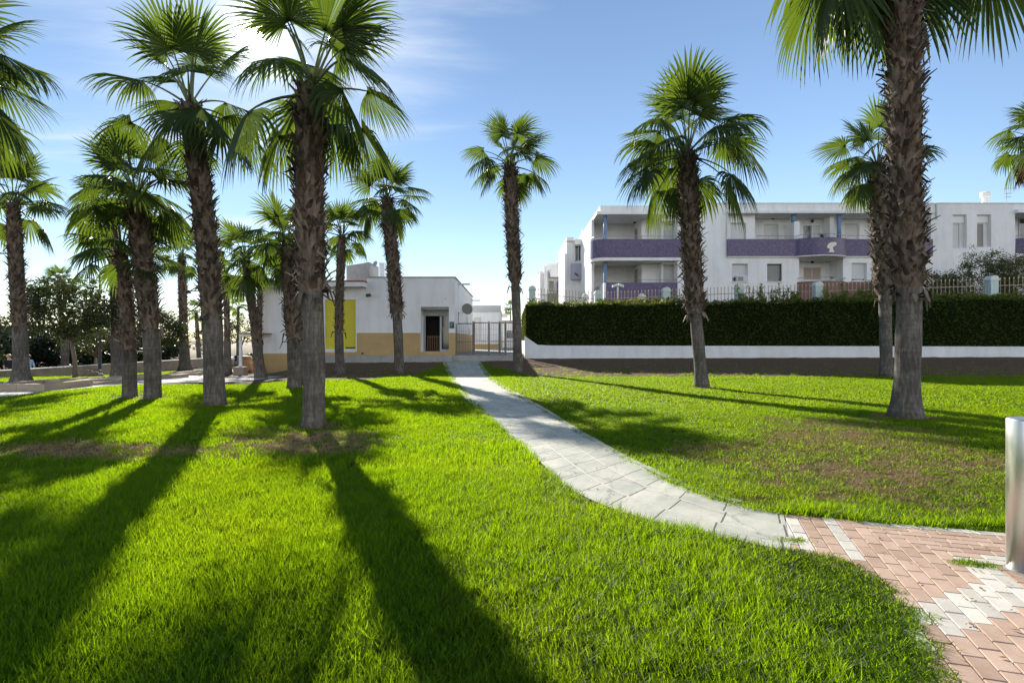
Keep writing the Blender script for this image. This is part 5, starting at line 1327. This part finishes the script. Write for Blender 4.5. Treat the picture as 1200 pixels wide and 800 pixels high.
    for x, y, Yd, sz in ((963.5,279.5,Y-.3,.5),(975,327,Y+.2,.32)):
        m = MB(); xq, z0 = xx(x, Yd), zz(y, Yd)-.25
        for i in range(26):
            a = rr.uniform(0, 6.28); e = rr.uniform(.2, 1.3); d = Vector((math.cos(a)*math.cos(e), math.sin(a)*math.cos(e), math.sin(e))); s = d.cross(Vector((0,0,1))).normalized()*.03; p = Vector((xq, Yd, z0+.25)); L_ = sz*rr.uniform(.7, 1.2)
            m.quad(tuple(p-s), tuple(p+s), tuple(p+d*L_*.6+s*.8), tuple(p+d*L_*.6-s*.8)); m.tri(tuple(p+d*L_*.6-s*.8), tuple(p+d*L_*.6+s*.8), tuple(p+d*L_-Vector((0,0,.12*sz))))
        r0 = thing('potted_plant', 'spiky plant on the purple balcony beside the glass door' if sz > .4 else 'small plant on the lower brown balcony', 'plant', (xq, Yd, z0))
        m.build('foliage', MT['tree_leaf'], r0); m = MB(); m.lathe(xq, Yd, [(.1,z0),(.15,z0+.26),(.13,z0+.26)], 12); m.build('pot', MT['pillar_cap'], r0)
    # ---- left block with the corner loggias
    ex, ey = X(699.7), Y
    yB = Y+3.4; m = MB(); zt2 = Z(248); zf = Z(302)
    xi = xx(742.5, yB); xfw = xx(752, Y+1.6); xw = xx(775, Y+1.0); xe = x0+.02
    for (z0, z1, tag_) in ((Z(302)-.02, Z(251), 'u'), (G, Z(306), 'l')):
        m.quad((X(697),yB,z0),(xi,yB,z0),(xi,yB,z1),(X(697),yB,z1)); m.quad((xi,yB,z0),(xfw,Y+1.6,z0),(xfw,Y+1.6,z1),(xi,yB,z1))
        m.quad((xfw,Y+1.6,z0),(xw,Y+1.6,z0),(xw,Y+1.6,z1),(xfw,Y+1.6,z1)); m.quad((xw,Y+1.6,z0),(xw,Y+1.0,z0),(xw,Y+1.0,z1),(xw,Y+1.6,z1))
    wu = (xx(777.5,Y+1), xx(793,Y+1), Z(302), zz(262,Y+1)); wl2 = (xx(777.5,Y+1), xx(793,Y+1), G+.3, zz(310.5,Y+1))
    facade(m, xw, xe, Z(302)-.02, Z(251), Y+1.0, .2, [wu]); facade(m, xw, xe, G, Z(306), Y+1.0, .2, [wl2])
    m.box(xw-.05, xe, Y+.55, Y+.99, zz(259,Y+.6), Z(251)); m.box(xw-.05, xe, Y+.55, Y+.99, zz(309,Y+.6), Z(306.2))
    m.box(X(693.5)+.22, X(693.5)+.42, Y+1.78, yB-.001, G, Z(251)-.002)
    # main mass behind, roof slab and parapet
    m.box(X(697), xe, yB+.01, Y+12, G, Z(251)); 
    m.box(ex, xe, Y, Y+5.5, Z(251)+.001, Z(247.2)); m.box(X(703.5), xe, Y+.12, Y+12, Z(247.2)+.001, Z(240.5))
    m.box(xe-.02-.35, xe-.021, Y, Y+1.0, G, Z(251)); m.build('corner_wall', W, root)
    window(root, *wu, Y+1.17, 'shutter_white', 'grey_metal', sill=False); window(root, *wl2, Y+1.17, 'shutter_white', 'grey_metal', sill=False)
    for z0, z1 in ((Z(301), zz(267,yB-1)), (G+.1, zz(315,yB-1))):
        m = MB(); yy0, yy1 = Y+2.5, Y+3.1
        tt = lambda yy: xi+(xfw-xi)*(yB-yy)/(yB-Y-1.6)-.02
        m.quad((tt(yy1),yy1,z0),(tt(yy0),yy0,z0),(tt(yy0),yy0,z1),(tt(yy1),yy1,z1)); m.build('balcony_door', MT['shutter_tan'], root)
    # curved corner balcony
    cx0, rr_ = X(693.5), .95
    pts = [(cx0+.30, Y+1.75), (cx0+.06, Y+1.25), (cx0, Y+rr_-.15)]+[(cx0+rr_-rr_*math.cos(a), Y-.15+rr_-rr_*math.sin(a)) for a in [math.pi/2*i/10 for i in range(1, 11)]]+[(X(740), Y-.15), (X(803), Y-.15)]
    cb = band(pts, Z(302), Z(280.5), .14, 'balcony', MT['purple_mosaic'])
    m = MB(); m.prism([(p[0]+.02, p[1]+.02) for p in pts]+[(X(803), Y+3.3), (cx0+.32, Y+3.3)], Z(305.5), Z(302)-.003); m.build('slab', W, cb)
    rail([(p[0]+.07, p[1]+.07) for p in pts[1:]], Z(277), cb, 8)
    lb_ = band([(X(710.2), Y+.02), (X(740), Y+.02), (X(803), Y+.02)], G, Z(331), .14, 'balcony', MT['purple_mosaic']); rail([(X(698.5)+.2, Y+2), (X(710.2)+.07, Y+.09), (X(740), Y+.09), (X(770), Y+.09), (X(801), Y+.09)], Z(327.5), lb_, 5)
    m = MB(); m.box(X(710.2)-.14, X(710.2)-.002, Y+.02, Y+4.0, G, Z(331)); m.build('balcony_side', W, root)
    for (z0, z1) in ((Z(302)+.002, Z(251)), (G, Z(305.6))):
        m = MB(); m.lathe(X(710.8), Y+.55, [(.14, z0), (.14, z1)], 18); m.build('blue_column', MT['blue_pillar'], root, smooth=True)
    # lights under slabs
    m = MB(); m.lathe(X(698.5), Y+.8, [(.05,Z(309)),(.1,Z(308)),(.1,Z(306))], 10); m.build('wall_lamp', MT['pillar_cap'], root)
    m = MB(); m.lathe(xx(744,yB-.4)-.1, yB-.8, [(.05,zz(264.5,yB)),(.11,zz(263,yB)),(.05,zz(261.5,yB))], 10); m.build('wall_lamp', MT['dark_metal'], root)
    # fins and stepped volumes along the receding side
    m = MB(); Yf = 44.5
    m.box(xx(690.5,Yf), xx(695.5,Yf), Yf, Yf+5, G, zz(262,Yf)); m.box(xx(683,45.5), xx(687.5,45.5), 45.5, 46.3, G, zz(268.5,45.5)); m.build('fin', W, root)
    Yg = 47.2; m = MB(); m.box(xx(664,Yg), xx(692,Yg), Yg, Yg+8, G, zz(282,Yg)); m.box(xx(674,Yg-.9), xx(683,Yg-.9), Yg-.9, Yg+5, zz(286.5,Yg-.9), zz(280,Yg-.9)); m.build('wing', W, root)
    m = MB(); m.box(xx(664,Yg-.3), xx(672.5,Yg-.3), Yg-.3, Yg+8.2, zz(281.9,Yg-.3), zz(277.8,Yg-.3)); m.box(xx(661.5,Yg-.1), xx(664.8,Yg-.1), Yg-.1, Yg+.5, G, zz(297,Yg-.1)); m.build('fin', W, root)
    window(root, xx(673.5,Yg), xx(681.5,Yg), zz(306,Yg), zz(287.5,Yg), Yg-.02, 'window_glass', 'shutter_white', sill=False, mull=1)
    m = MB(); m.box(xx(670,Yg-.7), xx(682,Yg-.7), Yg-.7, Yg-.06, zz(327,Yg-.7), zz(308.5,Yg-.7)); m.build('balcony', MT['lilac_panel'], root)
    m = MB(); m.tube([(xx(674,Yg-.8),Yg-.75,zz(320,Yg-.8)),(xx(677,Yg-.8),Yg-1.0,zz(323.5,Yg-.8))], .05, 8); m.build('wall_lamp', MT['dark_metal'], root)
    # ---- right end: another loggia block
    m = MB(); xR = X(1189.5); m.box(xR+.001, xR+9, Y+1.6, Y+12, G, top); m.box(xR, xR+9, Y-.25, Y+1.599, Z(250), Z(246)); m.box(xR+.001, xR+9, Y, Y+1.599, Z(246)+.001, top-.02); m.box(xR+.001, xR+9, Y-.1, Y+1.599, Z(301), Z(297)); m.build('end_wall', W, root)
    window(root, xx(1194,Y+1.55), xx(1215,Y+1.55), Z(297), zz(256,Y+1.55), Y+1.58, 'window_glass', 'shutter_white', sill=False, mull=1)
    rb_ = band([(xR+.05, Y-.02), (xR+.05+.5, Y-.3), (xR+9, Y-.3)], Z(297)+.002, Z(279.5), .14, 'balcony', MT['purple_mosaic']); rail([(xR+.15, Y+.1), (xR+.6, Y-.22), (xR+9, Y-.22)], Z(276), rb_, 3)
    # ---- on the roof
    m = MB(); m.box(X(961), X(968), Y+2, Y+2.4, top+.01, Z(233)); m.build('roof_vent', MT['grey_metal'], root)
    m = MB(); m.box(X(1109), X(1116), Y+1, Y+1.5, top+.01, Z(234.5)); m.box(X(1108), X(1117)*1.0, Y+.95, Y+1.55, Z(234.5)+.001, Z(233)); m.build('roof_vent', W, root)
    m = MB(); xc = X(1172); m.lathe(xc, Y+1.2, [(.23,top),(.23,Z(225.5)),(.33,Z(225)),(.33,Z(220.5)),(.28,Z(220))], 20); m.build('chimney', W, root, smooth=False)
    def antenna(x, yt, Yd, arms):
        m = MB(); q = xx(x, Yd); z1 = zz(yt, Yd); m.tube([(q,Yd,top),(q,Yd,z1)], .022, 6)
        for dz, l0, l1 in arms:
            m.tube([(q+l0,Yd,z1-dz),(q+l1,Yd,z1-dz)], .014, 5)
            for kk in range(5): u = l0+(l1-l0)*kk/4; m.tube([(q+u,Yd-.16,z1-dz),(q+u,Yd+.16,z1-dz)], .008, 4)
        m.build('antenna', MT['grey_metal'], root)
    antenna(839.5, 228, Y+1.5, [(.02,0,.2)]); antenna(868.8, 224.5, Y+2, [(.02,-.05,.28),(.12,0,.15)]); antenna(1179.5, 221, Y+1.5, [(-.02,-.2,.55),(.35,-.1,.25),(.6,-.1,.3)])
    m = MB(); m.box(X(828), X(831), Y+2, Y+2.3, top, Z(231)); m.lathe(X(839.8), Y+1.4, [(.02,Z(230.5)),(.12,Z(229.5)),(.12,Z(228.5)),(.02,Z(228))], 10); m.build('roof_vent', W, root)
    # ---- the next block down the street
    Y2 = 68.0; root2 = thing('apartment_building', 'distant pale apartment block with stepped balconies beyond the white one', 'building', (xx(647,Y2), Y2, G))
    q = lambda x: (x-CX)/F*Y2; zq = lambda y: EYE+(HY-y)/F*Y2
    m = MB(); m.box(q(632.5), q(668), Y2, Y2+14, G, zq(318)); m.box(q(640), q(668), Y2+.5, Y2+14, zq(318)+.001, zq(308.2)); m.box(q(637), q(641), Y2-.8, Y2, G, zq(312)); m.build('wall', W, root2)
    m = MB(); m.box(q(644), q(662), Y2-1.4, Y2+.4, zq(326), zq(315)); m.build('balcony', W, root2)
    m = MB(); m.box(q(652.5), q(662), Y2-1.4, Y2-.01, zq(343), zq(330)); m.build('balcony', MT['purple_mosaic'], root2)
    m = MB(); m.box(q(641.2), q(664), Y2-1.4, Y2-.01, zq(356), zq(344.5)); m.build('balcony', MT['olive_panel'], root2)
    m = MB(); m.box(q(652), q(664), Y2-2.0, Y2-.2, zq(309), zq(306.5)); m.build('eave', W, root2)
    window(root2, q(643), q(649), zq(342), zq(329), Y2-.02, 'window_glass', 'shutter_white', sill=False)
    m = MB(); m.box(q(632), q(635), Y2+2, Y2+3, zq(318), zq(316)); m.build('chimney', MT['concrete'], root2)
apartment()

# ------------------------------------------------------------------ bollard
def bollard():
    g = ground(1202, 672); X, Y = g.x, g.y; root = thing('bollard', 'stainless steel bollard standing on the brick paving', 'bollard', (X, Y, .016))
    S = Y/F; zt = EYE-(490-HY)*S; r = .102
    m = MB(); m.lathe(X, Y, [(r,.02),(r,zt-.012),(r-.003,zt-.004),(r-.012,zt)], 48); m.build('post', MT['brushed_steel'], root, smooth=False)
    for p in bpy.data.objects[root.children[0].name].data.polygons: p.use_smooth = abs(p.normal.z) < .5
    m = MB(); m.lathe(X, Y, [(r+.012,.012),(r+.012,.022),(r+.001,.026)], 48); m.build('base_ring', MT['brushed_steel'], root)
bollard()

# ------------------------------------------------------------------ grass
def clump(seed, n, hgt, wid, spread, mt, steps=3):
    r = random.Random(seed); m = MB()
    for _ in range(n):
        a = r.uniform(0, 6.283); rad = spread*math.sqrt(r.random()); b0 = Vector((math.cos(a)*rad, math.sin(a)*rad, -.01))
        az = r.uniform(0, 6.283); o_ = Vector((math.cos(az), math.sin(az), 0)); s = Vector((-math.sin(az), math.cos(az), 0)); s = (s+o_*r.uniform(-.5,.5)).normalized()
        h = hgt*r.uniform(.5, 1.15); w = wid*r.uniform(.7, 1.2); ln = r.uniform(.15, .75); cv = r.uniform(.1, .7); b = len(m.v)
        for i in range(steps+1):
            t = i/steps; p = b0+Vector((0,0,1))*h*(t-.28*cv*t*t)+o_*h*(ln*t*.55+cv*.55*t*t); ww = w*(1-t**1.8)+.0004
            m.v += [tuple(p-s*ww), tuple(p+s*ww)]
        for i in range(steps): m.f.append((b+2*i, b+2*i+1, b+2*i+3, b+2*i+2)); m.m.append(0)
    me = bpy.data.meshes.new('grass_clump'); me.from_pydata(m.v, [], m.f); me.materials.append(MT[mt]); me.polygons.foreach_set('use_smooth', [True]*len(m.f))
    return bpy.data.objects.new('grass_clump', me)
def scatter(name, protos, pts, label, cat='grass'):
    me = bpy.data.meshes.new(name); n = len(pts); me.vertices.add(n); me.vertices.foreach_set('co', np.ascontiguousarray(pts[:, :3]).reshape(-1))
    for nm, col in (('rz', 3), ('sc', 4), ('hs', 5)):
        a = me.attributes.new(nm, 'FLOAT', 'POINT'); a.data.foreach_set('value', np.ascontiguousarray(pts[:, col]))
    ai = me.attributes.new('pick', 'INT', 'POINT'); ai.data.foreach_set('value', npr.randint(0, len(protos), n).astype(np.int32))
    o = bpy.data.objects.new(name, me); COL.objects.link(o)
    pc = bpy.data.collections.new(name+'_blades')
    for p in protos: pc.objects.link(p)
    ng = bpy.data.node_groups.new(name, 'GeometryNodeTree'); ng.interface.new_socket('Geometry', in_out='INPUT', socket_type='NodeSocketGeometry'); ng.interface.new_socket('Geometry', in_out='OUTPUT', socket_type='NodeSocketGeometry')
    N, L = ng.nodes.new, ng.links.new
    gi, go = N('NodeGroupInput'), N('NodeGroupOutput'); ci = N('GeometryNodeCollectionInfo'); ci.inputs['Collection'].default_value = pc; ci.inputs['Separate Children'].default_value = True; ci.inputs['Reset Children'].default_value = True
    ip = N('GeometryNodeInstanceOnPoints'); L(gi.outputs[0], ip.inputs['Points']); L(ci.outputs[0], ip.inputs['Instance']); ip.inputs['Pick Instance'].default_value = True
    def attr(nm, tp): q = N('GeometryNodeInputNamedAttribute'); q.data_type = tp; q.inputs['Name'].default_value = nm; return q.outputs[0]
    L(attr('pick', 'INT'), ip.inputs['Instance Index'])
    rz, sc, hs = attr('rz', 'FLOAT'), attr('sc', 'FLOAT'), attr('hs', 'FLOAT')
    cr = N('ShaderNodeCombineXYZ'); L(rz, cr.inputs[2]); L(cr.outputs[0], ip.inputs['Rotation'])
    cs = N('ShaderNodeCombineXYZ'); L(sc, cs.inputs[0]); L(sc, cs.inputs[1]); L(hs, cs.inputs[2]); L(cs.outputs[0], ip.inputs['Scale'])
    L(ip.outputs[0], go.inputs[0])
    md = o.modifiers.new('scatter', 'NODES'); md.node_group = ng
    tag(o, label, cat, kind='stuff'); return o
def grass():
    def zone(y0, y1, dens, x_pad=1.06):
        n = int(dens*(y1-y0)*(600*2*x_pad/F)*((y0+y1)/2)*1.0)
        Yv = np.sqrt(npr.uniform(y0*y0, y1*y1, n)); Xv = npr.uniform(-1, 1, n)*600*x_pad/F*Yv
        return Xv, Yv
    fine = [clump(i, 20, .118, .0027, .060, 'grass_blade') for i in range(7)]
    mid = [clump(20+i, 16, .110, .0045, .085, 'grass_blade') for i in range(6)]
    far = [clump(40+i, 18, .100, .0085, .15, 'grass_blade', 2) for i in range(6)]
    dry = [clump(60+i, 12, .06, .0028, .07, 'dry_blade', 2) for i in range(4)]
    def pts(Xv, Yv, keep, h, smin, smax):
        d, hh = lawn_info(Xv, Yv); k = npr.uniform(0, 1, len(Xv)) < d*keep; Xv, Yv, hh = Xv[k], Yv[k], hh[k]
        P = np.zeros((len(Xv), 6)); P[:, 0], P[:, 1], P[:, 2] = Xv, Yv, terr(Xv, Yv); P[:, 3] = npr.uniform(0, 6.283, len(Xv)); P[:, 4] = npr.uniform(smin, smax, len(Xv)); P[:, 5] = hh*h*npr.uniform(.7, 1.25, len(Xv)); return P
    # behind the camera's feet too, so that the lawn does not stop at the picture's edge
    A = pts(*zone(1.7, 6.6, 680, 1.12), 1, 1.0, .85, 1.2)
    scatter('grass', fine, A, 'long bright green blades of the near lawn')
    B = pts(*zone(6.6, 13.0, 260, 1.1), 1, 1.0, .85, 1.25); scatter('grass', mid, B, 'bright green turf of the middle lawn round the palm feet')
    C = pts(*zone(13.0, 34.0, 85, 1.12), 1, 1.0, .9, 1.35); scatter('grass', far, C, 'bright green turf of the far lawn and the lawn strip')
    # dry straw on the bare patches and at the margins of the beds
    Xv, Yv = zone(3.0, 14, 330); d, hh = lawn_info(Xv, Yv); inl = ~(in_poly(Xv, Yv, path_poly) | in_poly(Xv, Yv, pave_poly) | in_poly(Xv, Yv, PLAZA)); k = inl & (d < .8) & (npr.uniform(0, 1, len(Xv)) < .75)
    Xv, Yv = Xv[k], Yv[k]; P = np.zeros((len(Xv), 6)); P[:, 0], P[:, 1], P[:, 2] = Xv, Yv, terr(Xv, Yv); P[:, 3] = npr.uniform(0, 6.28, len(Xv)); P[:, 4] = npr.uniform(.8, 1.4, len(Xv)); P[:, 5] = npr.uniform(.4, 1.0, len(Xv))
    scatter('dry_grass', dry, P, 'dry straw on the bare patches of the lawn')
    # low tufts: in the brick joints and along the soil beds
    T = []
    for (x, y, n, s) in ((926,636,26,.028),(1143,664,22,.03),(1152,665,12,.025),(1130,663,12,.03),(640,497,8,.03),(668,580,8,.04),(591,500,10,.04),(552,470,12,.05)):
        g = ground(x, y)
        for _ in range(n): T.append((g.x+rnd.gauss(0,s*1.6), g.y+rnd.gauss(0,s), g.z+.012, rnd.uniform(0,6.28), rnd.uniform(.35,.65), rnd.uniform(.15,.28)))
    for _ in range(900):
        x = rnd.uniform(330, 1200); 
        if 515 < x < 566: continue
        y = rnd.triangular(424, 444, 441); g = ground(x, y); T.append((g.x, g.y, g.z, rnd.uniform(0,6.28), rnd.uniform(.8,1.6), rnd.uniform(.4,1.1)))
    for i in range(len(PAVE_EDGE)-1):
        a, b = ground(*PAVE_EDGE[i]), ground(*PAVE_EDGE[i+1])
        for _ in range(int((b-a).length*220)):
            q = a+(b-a)*rnd.random(); wv = .05+.045*math.sin(q.x*19+q.y*13)
            T.append((q.x+rnd.uniform(-.22, wv), q.y+rnd.gauss(0,.03), .012, rnd.uniform(0,6.28), rnd.uniform(.5,.95), rnd.uniform(.16,.42)))
    m = MB()                                        # dry leaf litter on the bricks, the path and the turf edge
    def litter(x, y, zoff):
        g = ground(x, y); a = rnd.uniform(0, 6.28); l = rnd.uniform(.008, .024); w = l*rnd.uniform(.25, .5); d = Vector((math.cos(a), math.sin(a), rnd.uniform(-.1, .25))); q = Vector((-math.sin(a), math.cos(a), rnd.uniform(-.15, .15))); c = Vector((g.x, g.y, g.z+zoff+.006))
        m.quad(tuple(c-d*l), tuple(c+q*w), tuple(c+d*l), tuple(c-q*w))
    for _ in range(70): litter(rnd.uniform(960, 1190), rnd.uniform(622, 790), .018)
    for _ in range(60): t = rnd.random(); i = rnd.randrange(2, 9); litter(PATH_L[i][0]+(PATH_R[i][0]-PATH_L[i][0])*t, PATH_L[i][1]+(PATH_R[i][1]-PATH_L[i][1])*t, .02)
    for _ in range(160): litter(rnd.uniform(860, 1180), rnd.uniform(505, 612), .03)
    for _ in range(120): litter(rnd.uniform(0, 440), rnd.uniform(505, 540), .04)
    tag(m.build('leaf_litter', MT['dead_leaf']), 'scraps of dry leaf lying on the bricks, path and worn turf', 'leaf litter', kind='stuff')
    scatter('weed_tufts', mid, np.array(T), 'small green weed tufts in the brick joints and soil beds', 'weeds')
grass()
